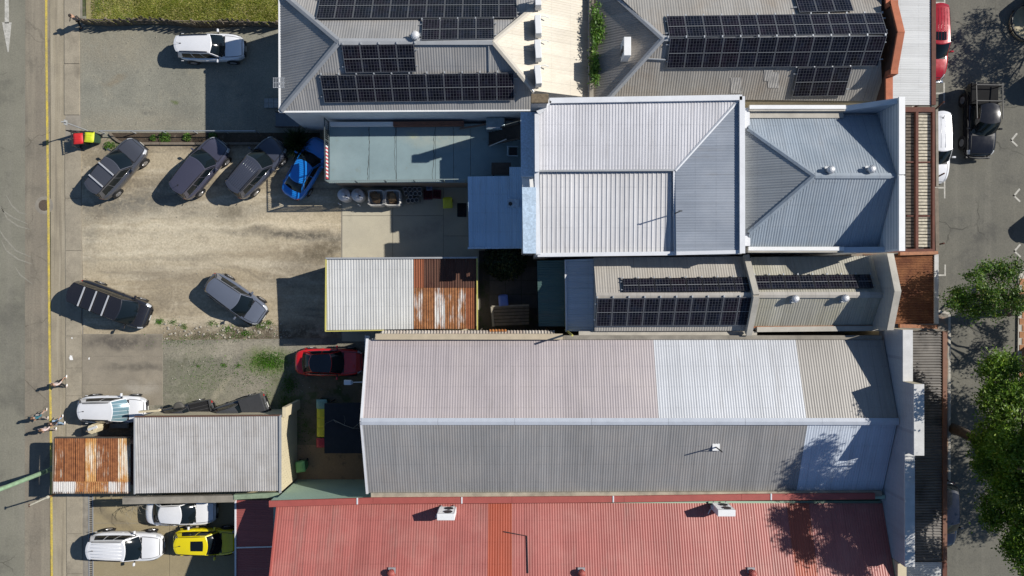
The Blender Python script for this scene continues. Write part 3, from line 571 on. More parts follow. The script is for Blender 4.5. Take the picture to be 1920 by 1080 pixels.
for x, y in ((1398, 225), (1397, 398), (1399, 441)): # white downpipe boxes beside the right parapet
    b = MB().box(Wc(x, y, 7.4), (.3, 1.25 if y != 398 else .6, .5)).build('side_box', WHITEM, Cc)
ms = thing('roof_mast', 'thin dark mast standing at the edge of the white lower roof', 'mast', cL.at(1266, 400)); b = Wc(1264, 401, 7.4)
MB().tube([b, b+Vector((0, 0, 1.5))], .035, 6).build('pole', DARKM, ms); MB().box(b+Vector((0, 0, .06)), (.25, .25, .08)).build('foot', GALV, ms); MB().box(b+Vector((0, 0, 1.5)), (.2, .06, .06)).build('bracket', DARKM, ms)
# side roofs west of C, blue skylight shade mixed into their colour
sd = thing('side_lean_to', 'narrow flat roofs tinted blue for skylight shade, stepping along the west side of the white roof', 'roof', W(990, 340))
m_fl = mat('speckled_shade_blue_membrane', (.44, .55, .66), .12, 1.5, .8, bump=.1, bscale=9, fine=.3)
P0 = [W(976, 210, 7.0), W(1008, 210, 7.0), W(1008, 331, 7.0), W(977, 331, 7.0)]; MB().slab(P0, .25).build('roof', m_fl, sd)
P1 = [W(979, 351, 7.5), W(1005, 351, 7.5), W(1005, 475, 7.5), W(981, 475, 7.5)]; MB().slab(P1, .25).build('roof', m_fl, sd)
walls(sd, [(W(980, 0, 7).x, P1[2].y+.2), (W(1004, 0, 7).x, P1[2].y+.2), (W(1004, 0, 7).x, P0[0].y-.2), (W(980, 0, 7).x, P0[0].y-.2)], 6.7, WHITE)
an = thing('shade_blue_annex', 'low white steel roofed annex coloured blue for skylight shade, west of the white roof', 'building', W(930, 400))
pE = Plane(W(877, 332, 4.1), W(980, 332, 4.1), W(877, 464, 3.9)); m_e = roofmat('white_steel_shade_blue', (.40, .55, .70), 'x', .8, .05, .1)  # white steel sheet, tinted blue to carry the skylight shade
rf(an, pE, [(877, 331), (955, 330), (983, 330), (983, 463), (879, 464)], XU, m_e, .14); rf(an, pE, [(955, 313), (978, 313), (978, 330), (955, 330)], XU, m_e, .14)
barp(an, pE.at(877, 465), pE.at(982, 464), .12, .12, m_fl, 'gutter'); q = W(878, 332, 4); walls(an, [(q.x+.1, W(0, 462, 4).y+.1), (.9, W(0, 462, 4).y+.1), (.9, q.y-.05), (q.x+.1, q.y-.05)], 3.75, WHITE)
MB().box(pE.at(962, 381, .1), (.7, .5, .2)).build('hatch', m_fl, an); MB().tube([pE.at(957, 382, 0), pE.at(957, 382, .35)], .12, 10).build('flue', DARKM, an)
# ===== D: blue hip roof behind the white street parapet
D = thing('blue_hip_roof_shop', 'shop with blue grey hip roof behind the tall white street parapet', 'shop', W(1550, 335))
dN = Plane(W(1408, 218, 6.9), W(1650, 216, 6.9), W(1600, 329, 8.8)); dS = Plane(W(1408, 466, 6.9), W(1650, 464, 6.9), W(1600, 329, 8.8)); ap = W(1528, 329.5, 8.8)
dW = Plane(ap, dN.at(1402, 240), dS.at(1404, 438)); m_d = roofmat('blue_grey_hip_sheet', (.27, .315, .36), 'x', .8, .04, .1, (.38, .40, .42), .4); m_dw = roofmat('blue_grey_hip_west', (.31, .325, .33), 'y', .8, .04, .1)
def ridge_x(pl, x, y): return Vector((x, y, pl.z(x, y)))
xi = 20.9
MB().corr([dN.at(1403, 241), dN.at(1404, 219), ridge_x(dN, xi, dN.at(1650, 216).y), ridge_x(dN, xi, ap.y), ap], XU, .148, .014).build('roof', m_d, D)
MB().corr([dS.at(1404, 437), dS.at(1404, 465), ridge_x(dS, xi, dS.at(1650, 464).y), ridge_x(dS, xi, ap.y), ap], XU, .148, .014).build('roof', m_d, D)
MB().corr([dN.at(1403, 241), ap, dS.at(1404, 437), dW.at(1394, 438), dW.at(1394, 240)], YU, .148, .014).build('roof', m_dw, D)
cap(D, ap, (xi, ap.y, 8.8), .3, m=m_d); cap(D, ap, dN.at(1403, 241, .02), .28, m=m_d); cap(D, ap, dS.at(1404, 437, .02), .28, m=m_d)
yn, ys_ = W(0, 203, 7.3).y, W(0, 470, 7.1).y; dx0 = W(1404, 0, 7.2).x; dx1 = 21.24
walls(D, [(dx0, ys_), (dx1, ys_), (dx1, yn), (dx0, yn)], 6.6, WHITE)
MB().prism([(20.93, ys_-.1), (21.22, ys_-.1), (21.22, yn+.15), (20.93, yn+.15)], 6.6, 8.98).build('parapet', WHITE, D)
for a, b in ((ys_-.12, ap.y-.03), (ap.y+.03, yn+.17)): MB().box((21.08, (a+b)/2, 9.03), (.33, b-a, .09)).build('parapet_cap', WHITE, D)
MB().corr([(20.92, ys_, 6.8), (20.92, yn, 6.8), (20.92, yn, 8.95), (20.92, ys_, 8.95)], ZU, .16, .02).build('cladding', m_d, D)
xr = W(1585, 0, 7.3).x
for yq, z1 in ((yn, 7.3), (ys_+.05, 7.1)):
    w2 = .3; MB().box(((dx0+xr)/2, yq, (z1+6.5)/2), (xr-dx0, w2, z1-6.5)).build('side_parapet', CONC, D); MB().box(((dx0+xr)/2, yq+.06, z1+.03), (xr-dx0, .22, .06)).build('parapet_cap', WHITE, D)
    e = 8.9 if yq == yn else 7.6
    MB().add([(xr, yq-w2/2, 6.5), (xr, yq+w2/2, 6.5), (20.92, yq-w2/2, 6.5), (20.92, yq+w2/2, 6.5), (xr, yq-w2/2, z1), (xr, yq+w2/2, z1), (20.92, yq-w2/2, e), (20.92, yq+w2/2, e)], [(0, 2, 6, 4), (1, 5, 7, 3), (4, 6, 7, 5), (0, 4, 5, 1), (2, 3, 7, 6)]).build('raking_parapet', mat('pale_blue_cladding', (.42, .49, .56), .1, 2), D)
    MB().box(((dx0+xr)/2, yq-.32 if yq == yn else yq+.32, z1-.25), (xr-dx0, .34, .05)).build('box_gutter', CONC, D)
whirly('round silver roof vent on blue hip roof, left of two', dN.at(1553, 320), .19); whirly('round silver roof vent on blue hip roof, nearest the white parapet', dN.at(1629, 319), .19)
# ===== G: long ridged building with solar
G = thing('long_gabled_shop', 'long narrow gabled building with solar panels below the white roof', 'building', W(1380, 550))
gN = Plane(W(1113, 483, 5.2), W(1400, 481, 5.2), W(1250, 554, 6.4)); gS = Plane(W(1115, 621, 5.2), W(1400, 621, 5.2), W(1250, 555, 6.4))
hN = Plane(W(1405, 482, 5.0), W(1640, 480, 5.0), W(1500, 553, 6.2)); hS = Plane(W(1410, 613, 5.0), W(1640, 611, 5.0), W(1500, 554, 6.2))
m_g = roofmat('stone_roof_sheet', (.40, .375, .335), 'x', .8, .05, .13, (.30, .26, .21), .4); m_g2 = roofmat('mossy_stone_sheet', (.38, .365, .31), 'x', .8, .10, .16, (.28, .26, .14), .4); m_gl = roofmat('pale_blue_lean_to_sheet', (.46, .50, .55), 'y', .8, .04, .1)
rf(G, gN, [(1113, 483), (1400, 481), (1414, 553), (1118, 553)], XU, m_g, .15); rf(G, gS, [(1118, 556), (1416, 555), (1402, 620), (1115, 621)], XU, m_g, .15)
rf(G, hN, [(1408, 482), (1650, 480), (1672, 552), (1420, 552)], XU, m_g2, .15); rf(G, hS, [(1420, 554), (1672, 553), (1650, 612), (1410, 613)], XU, m_g2, .15)
cap(G, gN.at(1118, 554, .03), gN.at(1416, 554, .03), .34, m=m_g); cap(G, hN.at(1420, 553, .03), hN.at(1672, 553, .03), .34, m=m_g)
gl = Plane(W(1060, 487, 4.2), W(1060, 620, 4.2), W(1116, 550, 4.75)); rf(G, gl, [(1060, 487), (1113, 485), (1116, 553), (1113, 621), (1062, 621)], YU, m_gl, .15)
MB().bar(gl.at(1060, 487), gl.at(1062, 622), .1, .12).build('gutter', WHITEM, G)
for p, q in (((1398, 480, 5.5), (1417, 554, 6.75)), ((1417, 554, 6.75), (1403, 626, 5.4))): MB().bar(W(*p), W(*q), .34, .35).build('party_wall_cap', CONC, G)
gx0, gx1 = W(1115, 0, 5.2).x, W(1665, 0, 6.8).x; gy0, gy1 = W(0, 620, 5.2).y, W(0, 482, 5.2).y; gym = W(0, 554, 6.4).y
walls(G, [(gx0, gy0+.05), (gx1, gy0+.05), (gx1, gy1-.05), (gx0, gy1-.05)], 4.85, WHITE)
profile_wall(G, gx0, gx0+.12, [(gy0+.05, 5.1), (gym, 6.3), (gy1-.05, 5.1)], 4.0, mat('grey_gable', (.36, .36, .36), .1, 2), 'gable')
q = W(1062, 0, 4.2).x; walls(G, [(q+.08, gy0+.06), (gx0, gy0+.06), (gx0, gy1-.1), (q+.08, gy1-.1)], 4.0, WHITE)
profile_wall(G, gx1, gx1+.38, [(W(0, 619, 6.7).y, 6.7), (W(0, 546, 7.5).y, 7.5), (W(0, 475, 6.7).y, 6.7)], 0, CONC, 'parapet')
MB().corr([(gx1-.01, W(0, 615, 6.6).y, 4.9), (gx1-.01, W(0, 478, 6.6).y, 4.9), (gx1-.01, W(0, 478, 6.6).y, 6.6), (gx1-.01, gym, 7.35), (gx1-.01, W(0, 615, 6.6).y, 6.6)], ZU, .16, .02).build('cladding', roofmat('slate_cladding', (.33, .34, .345), 'y', 3), G)
MB().bar(W(1418, 617.5, 5.0), W(1672, 615, 5.0), .3, .3).build('coping', CONC, G); MB().bar(W(1085, 625, 4.9), W(1418, 625, 4.9), .26, .25).build('coping', CONC, G); MB().bar(W(1412, 613.3, 5.06), W(1640, 611.5, 5.06), .1, .05).build('gutter', mat('rusty_flashing', (0, 0, 0)), G)
solar('solar row of eight panels on the upper slope of the long gabled roof', gN, (1167, 522), (1405, 519), (1169, 548.5), 8, 1, FRAMEB)
solar('solar row of ten panels on the lower slope of the long gabled roof', gS, (1120, 559), (1417, 557), (1117, 612), 10, 1)
solar('solar row nearest the street on the long gabled roof', hN, (1415, 516), (1632, 514), (1419, 542), 8, 1, FRAMEB)
whirly('round silver vent on the mossy roof, left of two', hS.at(1487, 560), .2); whirly('round silver vent on the mossy roof, right of two', hS.at(1580, 559), .2)
gr = thing('green_lean_to', 'dark green corrugated lean-to roof left of the long gabled building', 'roof', W(1030, 550))
pg = Plane(W(1008, 489, 3.1), W(1058, 489, 3.4), W(1008, 612, 3.1)); rf(gr, pg, [(1007, 489), (1058, 488), (1059, 612), (1010, 612)], YU, roofmat('dark_green_sheet', (.075, .135, .125), 'y', .8, .05, .12, (.05, .08, .07), .5), .15)
q = W(1010, 610, 3.1); walls(gr, [(q.x+.05, q.y+.1), (W(1058, 0, 3.2).x, q.y+.1), (W(1058, 0, 3.2).x, W(0, 490, 3.2).y-.1), (q.x+.05, W(0, 490, 3.2).y-.1)], 2.95, mat('dark_cladding', (.04, .04, .042), .2, 2))
MB().bar(W(1059.5, 487, 3.7), W(1061, 622, 3.7), .06, .3).build('barge', YELP, gr)
# ===== H: the long big shed roof
Hh = thing('long_ridged_warehouse', 'biggest long warehouse with pinkish grey and white ridged roof', 'warehouse', W(1150, 780))
kN = Plane(W(690, 637, 5.2), W(1650, 636, 5.2), W(1100, 790, 6.8)); kS = Plane(W(697, 924, 5.2), W(1650, 908, 5.2), W(1100, 790, 6.8))
xw = kN.at(690, 637).x; xe = W(1652, 0, 5.2).x; yr = W(0, 790, 6.8).y
m_h1 = roofmat('pinkish_grey_sheet', (.375, .333, .335), 'x', .76, .04, .10, (.40, .35, .33), .4); m_h2 = roofmat('pale_white_sheet', (.48, .495, .52), 'x', .76, .04, .08); m_h3 = roofmat('taupe_shed_sheet', (.31, .29, .262), 'x', .76, .05, .12)
m_h4 = roofmat('weathered_shaded_grey_sheet', (.25, .248, .245), 'x', .76, .05, .16, (.28, .26, .24), .5); m_h5 = roofmat('pale_blue_sheet', (.50, .55, .62), 'x', .76, .04, .1)  # weathered grey also darkened because the south slope faces away from the sun
def kp(pl, x, edge): return Vector((x, edge, pl.z(x, edge)))
yN, yS = kN.at(690, 637).y, kS.at(697, 924).y
xb = [xw, W(1226, 0, 5.4).x, W(1494, 0, 5.4).x, xe+.15]
for a, b, m in ((xb[0], xb[1], m_h1), (xb[1], xb[2], m_h2), (xb[2], xb[3], m_h3)): MB().corr([kp(kN, a+.01, yN), kp(kN, b, yN), kp(kN, b, yr), kp(kN, a+.01, yr)], XU, .152, .012).build('roof', m, Hh)
xs = W(1505, 0, 6).x
for a, b, m in ((xw, xs, m_h4), (xs+.01, xe+.15, m_h5)): MB().corr([kp(kS, a, yr), kp(kS, b, yr), kp(kS, b, yS), kp(kS, a, yS)], XU, .152, .012).build('roof', m, Hh)
zr = kN.z(xw, yr); k = 0; n = 7
for i in range(n):
    a = xw-.05+(xe+.2-xw)*i/n; b = xw-.05+(xe+.2-xw)*(i+1)/n-.012; cap(Hh, (a, yr, zr+.05+.006*(i % 2)), (b, yr, zr+.05+.006*(i % 2)), .40, .06, mat('bluish_zinc_cap', (.46, .49, .54), .12, 2, .4))
profile_wall(Hh, xw+.02, xw+.16, [(yS+.02, 5.1), (yr, zr-.08), (yN-.02, 5.1)], 0, mat('blue_grey_cladding', (.30, .33, .37), .1, 2), 'gable')
walls(Hh, [(xw+.16, yS+.05), (xe, yS+.05), (xe, yN-.05), (xw+.16, yN-.05)], 5.0, CREAM)
MB().bar((xw-.05, yS-.05, 5.15), (xw-.05, yr, zr+.03), .14, .12).build('barge', WHITEM, Hh); MB().bar((xw-.05, yN+.05, 5.15), (xw-.05, yr, zr+.03), .14, .12).build('barge', WHITEM, Hh)
MB().corr([(xw-.35, yN+.2, 4.4), (xw-.35, yr, 4.4), (xw+.0, yr, 4.7), (xw+.0, yN+.2, 4.7)], YU, .16, .03).build('side_flashing', roofmat('blue_flashing', (.33, .38, .46), 'y', 3), Hh)
MB().bar((xw+.5, yN+.2, 5.35), (W(1055, 0, 5.3).x, yN+.2, 5.35), .34, .3).build('coping', mat('tan_coping', (.48, .40, .28), .2, 2), Hh); MB().bar((W(1056, 0, 5.3).x, yN+.14, 5.2), (xe, yN+.14, 5.2), .24, .2).build('coping', CONCD, Hh)
MB().bar((xw+.2, yS-.13, 5.2), (xe, yS-.02, 5.2), .3, .26).build('coping', mat('tan_stained_coping', (.44, .385, .29), .45, 1.5), Hh)
xp = 22.2; seg = [(W(0, 618, 7.1).y, -5.3, 7.1), (-5.3, -9.25, 8.2), (-9.25, W(0, 1062, 7.3).y, 7.3)]
m_pc = roofmat('slate_wall_cladding', (.35, .365, .40), 'y', 4, .03, .08); m_cw = mat('pale_coping', (.58, .575, .56), .2, 2)
for a, b, zt in seg:
    MB().box((xp+.26, (a+b)/2, zt/2), (.5, a-b-.01, zt)).build('parapet', CREAM, Hh); MB().box((xp+.26, (a+b)/2, zt+.04), (.56, a-b-.01, .09)).build('parapet_cap', m_cw, Hh)
    MB().corr([(xp, a, 4.6), (xp, b, 4.6), (xp, b, zt), (xp, a, zt)], ZU, .16, .025).build('cladding', m_pc, Hh)
MB().box((xp+.26, W(0, 1062, 7.3).y-6, 3.3), (.5, 11.9, 6.6)).build('parapet', CREAM, Hh)
ln = thing('strip_lean_to', 'thin faded corrugated strip roof between white shed and warehouse', 'roof', W(870, 625)); ps = Plane(W(705, 633, 3.9), W(1040, 630, 3.9), W(870, 619, 3.5))
rf(ln, ps, [(703, 634), (1040, 631), (1040, 620), (718, 620)], XU, roofmat('faded_strip_sheet', (.45, .41, .36), 'x', .5, .12, .2, (.3, .16, .1), .5), .19, .05); MB().bar(ps.at(705, 634, -.1), ps.at(1040, 631, -.1), .12, .3).build('beam', TIMBER, ln)
rf(ln, ps, rect(918, 618, 950, 622), XU, rustmat('strip_rust', (.4, .38, .35), (.42, .18, .06), (.22, .08, .03), .3), .19, .05, name='rusty_sheet', off=.05)
for x in (760, 900, 1030): MB().tube([ps.at(x, 621)*1, Vector((ps.at(x, 621).x, ps.at(x, 621).y, .05))], .05, 6).build('post', TIMD, ln)
mk = thing('roof_mast', 'white footed mast with a long shadow on the grey warehouse slope', 'mast', kS.at(1343, 838)); b = kS.at(1342, 838)
MB().box(b+ZU*.05, (.42, .42, .06)).build('base_plate', WHITE, mk); MB().tube([b, b+Vector((0, 0, 1.25))], .04, 6).build('pole', DARKM, mk); MB().tube([b+ZU*.7, b+Vector((.3, -.2, .1))], .015, 5).build('stay', GALV, mk)
pm = thing('yellow_pole', 'leaning timber pole with yellow tip at the warehouse north edge', 'pole', W(1062, 621, 5)); b = W(1060, 618, 3); MB().tube([b, b+Vector((.1, -.1, 4.0))], .06, 8).build('shaft', YELP, pm)
# ===== I: red roofed building at the bottom
I = thing('red_roofed_building', 'broad red corrugated roof filling the bottom of the photo', 'building', W(1080, 1040))
iP = Plane(W(522, 943, 4.95), W(1650, 937, 4.95), W(960, 1080, 6.3)); m_i = roofmat('red_roof_sheet', (.36, .112, .094), 'x', .76, .07, .12, (.42, .18, .15), .6, .5, spots=.5); m_io = roofmat('orange_red_sheet', (.37, .08, .042), 'x', .76, .04, .12)
ix0, ix1 = iP.at(522, 943).x, 22.15; iy0 = iP.at(522, 943).y; iy1 = -21
bx = [ix0, W(915, 0, 5.3).x, W(960, 0, 5.3).x, W(1478, 0, 5.3).x, W(1520, 0, 5.3).x, ix1]
for k in range(5): MB().corr([kp(iP, bx[k]+.005, iy0), kp(iP, bx[k+1], iy0), kp(iP, bx[k+1], iy1), kp(iP, bx[k]+.005, iy1)], XU, .152, .012).build('roof', m_io if k in (1, 3) else m_i, I)
zq = iP.z(0, iy1)
MB().corr([(ix0, iy1, zq), (ix1, iy1, zq), (ix1, iy1-8, 4.9), (ix0, iy1-8, 4.9)], XU, .3, .036).build('roof', m_i, I); cap(I, (ix0, iy1, zq+.02), (ix1, iy1, zq+.02), .5, m=REDP)
ci = [W(505, 944.5, 5.4), W(700, 938.5, 5.4), W(960, 937, 5.4), W(1170, 935.5, 5.4), W(1390, 932, 5.4), W(1640, 930, 5.4)]
for a, b in zip(ci[:-1], ci[1:]): MB().bar(a, b-(b-a).normalized()*.012, .36, .14).build('parapet_cap', REDP, I)
for x, y in ((670, 939.5), (1150, 935.7), (866, 938), (1446, 931.5)): MB().box(W(x, y, 5.48), (.08, .38, .04)).build('cap_joint', WHITEM, I)
mw = W(508, 941, 5.3); walls(I, [(mw.x, iy1-8), (ix1, iy1-8), (ix1, mw.y-.1), (mw.x, mw.y-.1)], 4.85, MINT)
MB().bar((mw.x, mw.y, 5.05), (ix1, W(0, 932, 5.3).y, 5.05), .2, .56).build('parapet', MINT, I)
MB().bar(kp(iP, ix0-.03, iy0)+ZU*.03, kp(iP, ix0-.03, iy1)+ZU*.03, .1, .12).build('barge', REDP, I)
MB().tube([iP.at(945, 997, .06), iP.at(988, 1005, .06), iP.at(990, 1075, .06)], .03, 6).build('conduit', DARKM, I)
lr = thing('low_red_roof', 'low red corrugated roof tucked left of the red building', 'roof', W(480, 1010)); pl = Plane(W(443, 938, 2.9), W(524, 938, 3.1), W(443, 1080, 2.9))
rf(lr, pl, [(443, 938), (545, 937), (545, 1400), (443, 1400)], YU, roofmat('red_low_sheet', (.33, .09, .078), 'y', .76, .05, .1), .15); MB().bar(pl.at(442, 937), pl.at(442, 1400), .1, .12).build('gutter', WHITEM, lr)
for x in (447, 470): MB().tube([W(x, 950, .05), W(x, 950, 2.8)*1], .05, 8).build('post', WHITE, lr)
MB().tube([pl.at(443, 1027, .06), pl.at(516, 1025, .06)], .04, 6).build('pipe', WHITE, lr)
for (x, y, q) in ((840, 958, 'left of two by the red parapet'), (1349, 951, 'right of two by the red parapet')):
    ac_unit('tall white condenser on the red roof, '+q, iP.at(x, y-3, .02), 1.02, .38, 1.35, R(180), louvre=-1)
for (x, q) in ((735, 'leftmost'), (1090, 'middle'), (1408, 'rightmost')):
    whirly('red round roof vent at the bottom photo edge, '+q+' of three', iP.at(x, 1071), .19, REDP)
# ===== J: white and rusty carport
J = thing('rusty_white_carport', 'carport roof half white sheets and half rusty sheets with yellow edges', 'carport', W(750, 552))
jP = Plane(W(612, 486, 3.35), W(895, 484, 3.35), W(612, 620, 3.1)); rf(J, jP, [(613, 486), (775, 485), (775, 617), (612, 619)], XU, roofmat('bright_white_sheet', (.52, .52, .505), 'x', .8, .04, .14), .17, .02)
m_r1 = rustmat('rust_lower_row', (.55, .54, .52), (.31, .14, .06), (.17, .072, .034), .40); m_r2 = rustmat('rust_upper_row', (.09, .045, .032), (.085, .036, .025), (.05, .022, .017), .6); m_r3 = rustmat('rust_red_edge', (.24, .085, .045), (.26, .095, .042), (.17, .055, .025), .5)
for k in range(6):
    a, b = 776+k*19.6, 776+(k+1)*19.6-.5; o = .012*(k % 2)
    rf(J, jP, rect(a, 485, b, 539.5), XU, m_r2 if k else m_r3, .15, .032, name='rusty_sheet', off=o); rf(J, jP, rect(a, 538.5, b, 616.5), XU, m_r1 if k < 5 else m_r3, .15, .032, name='rusty_sheet', off=o-.02)
barp(J, W(611.5, 485, 3.36), W(610.5, 621, 3.12), .06, .16, YELP, 'barge'); barp(J, W(610, 621, 3.1), W(720, 619, 3.1), .06, .14, YELP, 'barge'); barp(J, W(894.5, 484, 3.4), W(895, 618, 3.15), .07, .16, YELP, 'barge'); barp(J, W(611, 484.5, 3.4), W(895, 483, 3.4), .1, .14, GREYM, 'barge')
p, q = W(613, 618, 3.1), W(893, 486, 3.1); walls(J, [(p.x+.1, p.y+.1), (q.x-.1, p.y+.1), (q.x-.1, q.y-.1), (p.x+.1, q.y-.1)], 2.95, mat('carport_wall', (.34, .31, .24), .2, 2))
# ===== N: grey shed and rusty awning lower left
N = thing('grey_shed', 'grey corrugated shed with cream block walls at the lower left', 'shed', W(390, 850)); nP = Plane(W(254, 783, 3.5), W(525, 780, 3.5), W(254, 925, 3.25))
rf(N, nP, [(254, 783), (524, 780), (524, 920), (253, 925)], XU, roofmat('scuffed_grey_sheet', (.43, .415, .40), 'x', .76, .05, .16, (.28, .255, .23), .5, 1.1), .15, .02); 
p, q = W(254, 925, 3.25), W(525, 781, 3.45); MB().prism([(p.x+.12, p.y+.1), (q.x, p.y+.1), (q.x, q.y-.12), (p.x+.12, q.y-.12)], 0, 3.15).build('wall', CREAM, N)
m_bl = mat('cream_block', (.58, .505, .345), .14, 3, .9, bump=.2)
for j in range(16):                                # block courses of the sunlit east wall
    y0 = p.y+.1-(.2 if j % 2 else 0)
    while y0 < q.y-.14:
        y1 = min(y0+.4, q.y-.13); ya = max(y0, p.y+.1); MB().box((q.x+.004, (ya+y1)/2, .1+j*.195), (.03, y1-ya-.012, .183)).build('block', m_bl, N); y0 += .4
barp(N, nP.at(525.5, 778, .02), nP.at(525.5, 924, .02), .12, .14, GREYM, 'barge'); barp(N, nP.at(253, 781, .02), nP.at(526, 778.5, .02), .08, .14, mat('rusty_gutter', (.12, .06, .04), .3, 4), 'gutter'); barp(N, nP.at(253, 781, .02), nP.at(253, 926, .02), .08, .14, GREYM, 'barge')
barp(N, W(232, 938, 3.1), W(440, 934, 3.1), .42, .3, CONCD, 'beam'); barp(N, W(440, 931, 3.15), W(524, 927, 3.15), .3, .3, mat('mossy_mint', (.26, .33, .22), .4, 3), 'beam')
MB().prism([(q.x, q.y-.12), (q.x+.22, q.y-.12), (q.x+.22, q.y+.5), (q.x, q.y+.5)], 0, 3.0).build('wing_wall', CREAM, N); barp(N, W(262, 772, 2.6), W(300, 769, 2.6), .12, .3, CREAM, 'parapet')
Ra = thing('rusty_awning', 'small rust streaked corrugated awning beside the left road', 'awning', W(175, 872)); rP = Plane(W(103, 822, 2.75), W(246, 822, 2.85), W(100, 925, 2.75))
m_ruA = rustmat('rust_heavy', (.60, .54, .44), (.28, .112, .045), (.15, .056, .026), .30); m_ruB = rustmat('rust_pale', (.62, .56, .46), (.50, .30, .12), (.40, .16, .04), .47); m_ruC = rustmat('zinc_edge', (.55, .53, .50), (.42, .22, .09), (.25, .09, .03), .52)
cw = [103.5, 122, 143, 161, 182, 205, 222, 245]
for k in range(7):
    o = .014*(k % 2); f = lambda x, y: (x-(y-822)/103*3.5*(1-(x-100)/145), y)
    rf(Ra, rP, [f(cw[k], 822), f(cw[k+1]-.4, 822), f(cw[k+1]-.4, 903), f(cw[k], 903)], XU, m_ruB if k in (3, 6) else m_ruA, .115, .028, name='rusty_sheet', off=o+.02); rf(Ra, rP, [f(cw[k], 902), f(cw[k+1]-.4, 902), f(cw[k+1]-.4, 925), f(cw[k], 925)], XU, m_ruC, .115, .028, name='rusty_sheet', off=o)
barp(Ra, rP.at(103, 821, -.08), rP.at(246, 821, -.08), .12, .2, TIMD, 'beam'); barp(Ra, rP.at(101, 923, -.08), rP.at(240, 923, -.08), .12, .2, TIMD, 'beam'); barp(Ra, rP.at(102, 823, -.08), rP.at(100, 925, -.08), .1, .14, TIMBER, 'barge')
q0, q1 = W(250, 920, 2.8), W(118, 828, 2.8); walls(Ra, [(q1.x+.5, q0.y+.3), (q0.x, q0.y+.3), (q0.x, q1.y-.2), (q1.x+.5, q1.y-.2)], 2.6, mat('dark_shop_wall', (.14, .075, .06), .2, 2))
# black flat roof in the back yard
bk = thing('flat_roof_shelter', 'flat black felt roofed shelter in the back yard', 'shelter', W(650, 805)); P = [W(608, 757, 2.3), W(694, 755, 2.3), W(694, 850, 2.3), W(608, 850, 2.3)]
MB().slab(P, .12).build('roof', mat('black_felt', (.022, .024, .03), .4, 1.5, .9, bump=.2), bk); MB().slab([p-Vector((0, 0, .13)) for p in P], .1).build('soffit', TIMD, bk)
for p in P[1:3]: MB().tube([Vector((p.x-.1, p.y, 0)), Vector((p.x-.1, p.y, 2.1))], .05, 8).build('post', TIMD, bk)
for p in (P[0]+Vector((.1, -.1, 0)), P[3]+Vector((.1, .1, 0))): MB().tube([Vector((p.x, p.y, 0)), Vector((p.x, p.y, 2.1))], .05, 8).build('post', TIMD, bk)
# ---------------------------------------------------------------- terrace and its furniture
T = thing('terrace', 'raised pale green concrete terrace with cracked floor between house and yard', 'terrace', W(790, 290)); tz = 3.0
m_tf = ground('terrace_paint', (.225, .30, .315), (.185, .25, .265), .7, [((.29, .33, .30), 'blob', 840, 265, 75, 30, 0, .25, .8), ((.20, .22, .18), 'noise', 1.4, .6, .72, .5), ((.40, .40, .2), 'blob', 785, 272, 8, 6, 0, .7, .5), ((.06, .06, .05), 'noise', 5, .71, .73, .5)], fine=.07, grain=.05, bump=.1)
p, q = W(618, 342, tz), W(990, 232, tz)
MB().prism([(p.x+.12, p.y+.1), (q.x, p.y+.1), (q.x, q.y), (p.x+.12, q.y)], 0, tz-.16).build('wall', mat('tan_render', (.34, .25, .18), .25, 1.5, .9), T)
for a, b in ((618, 692), (692.6, 743), (743.6, 816), (816.6, 850), (850.6, 882), (882.6, 990)):
    MB().slab([W(a, 232, tz), W(b, 232, tz), W(b, 342, tz), W(a, 342, tz)], .18).build('floor_slab', m_tf, T)
m_ck = simple('crack_dark', (.05, .055, .05), .95)
for x in (692.3, 743.3, 816.3):
    mb = MB(); x_ = x; pr_ = None
    for i in range(24):
        y = 234+i*4.6; x_ += random.uniform(-1.3, 1.3)+(x-x_)*.1; c_ = W(x_, y, tz)+Vector((0, 0, .003)); w_ = random.uniform(.008, .022)
        if pr_: mb.poly([pr_[0]-Vector((pr_[1], 0, 0)), pr_[0]+Vector((pr_[1], 0, 0)), c_+Vector((w_, 0, 0)), c_-Vector((w_, 0, 0))])
        pr_ = (c_, w_)
    mb.build('crack', m_ck, T)
MB().bar(W(620, 233.5, tz+.15), W(738, 233, tz+.15), .25, .3).build('plinth', WHITE, T); MB().bar(W(738, 233.5, tz+.18), W(870, 232, tz+.18), .28, .36).build('brick_ledge', BRICK, T)
RAIL = mat('dark_rail_paint', (.07, .085, .09), .2, 3, .5); RAILG = mat('grey_green_rail', (.22, .27, .27), .2, 3, .5)
def railing(label, p0, p1, z0, h, gap, m, bars=True, posts=4, group='railings', diag=False, name='railing'):
    t = thing(name, label, 'railing', p0, 0, group); d = p1-p0; L = d.length
    for z in (h, .12): MB().bar(p0+ZU*z, p1+ZU*z, .05, .05).build('rail', m, t)
    for i in range(posts+1): c = p0+d*i/posts; MB().box(c+ZU*h/2, (.06, .06, h)).build('post', m, t)
    if bars:
        n = int(L/gap); b0 = None
        for i in range(1, n):
            if b0 is None: b0 = MB().box((0, 0, h/2+.05), (.022, .022, h-.12)).build('baluster', m, t, local=True); b0.location = d*i/n
            else: o = b0.copy(); C.objects.link(o); o.location = d*i/n
    return t
railing('dark railing on the left terrace edge with striped banner', W(616.5, 229, tz), W(618, 343, tz), tz, 1.05, .12, RAIL, group='terrace railings', posts=3)
railing('grey green railing along the front terrace edge above the tanks', W(619, 343.5, tz), W(832, 341, tz), tz, 1.05, .12, RAILG, group='terrace railings', posts=4)
railing('plain rail continuing the terrace front into the shade', W(834, 341, tz), W(874, 340.5, tz), tz, 1.0, .12, RAILG, False, 2, 'terrace railings')
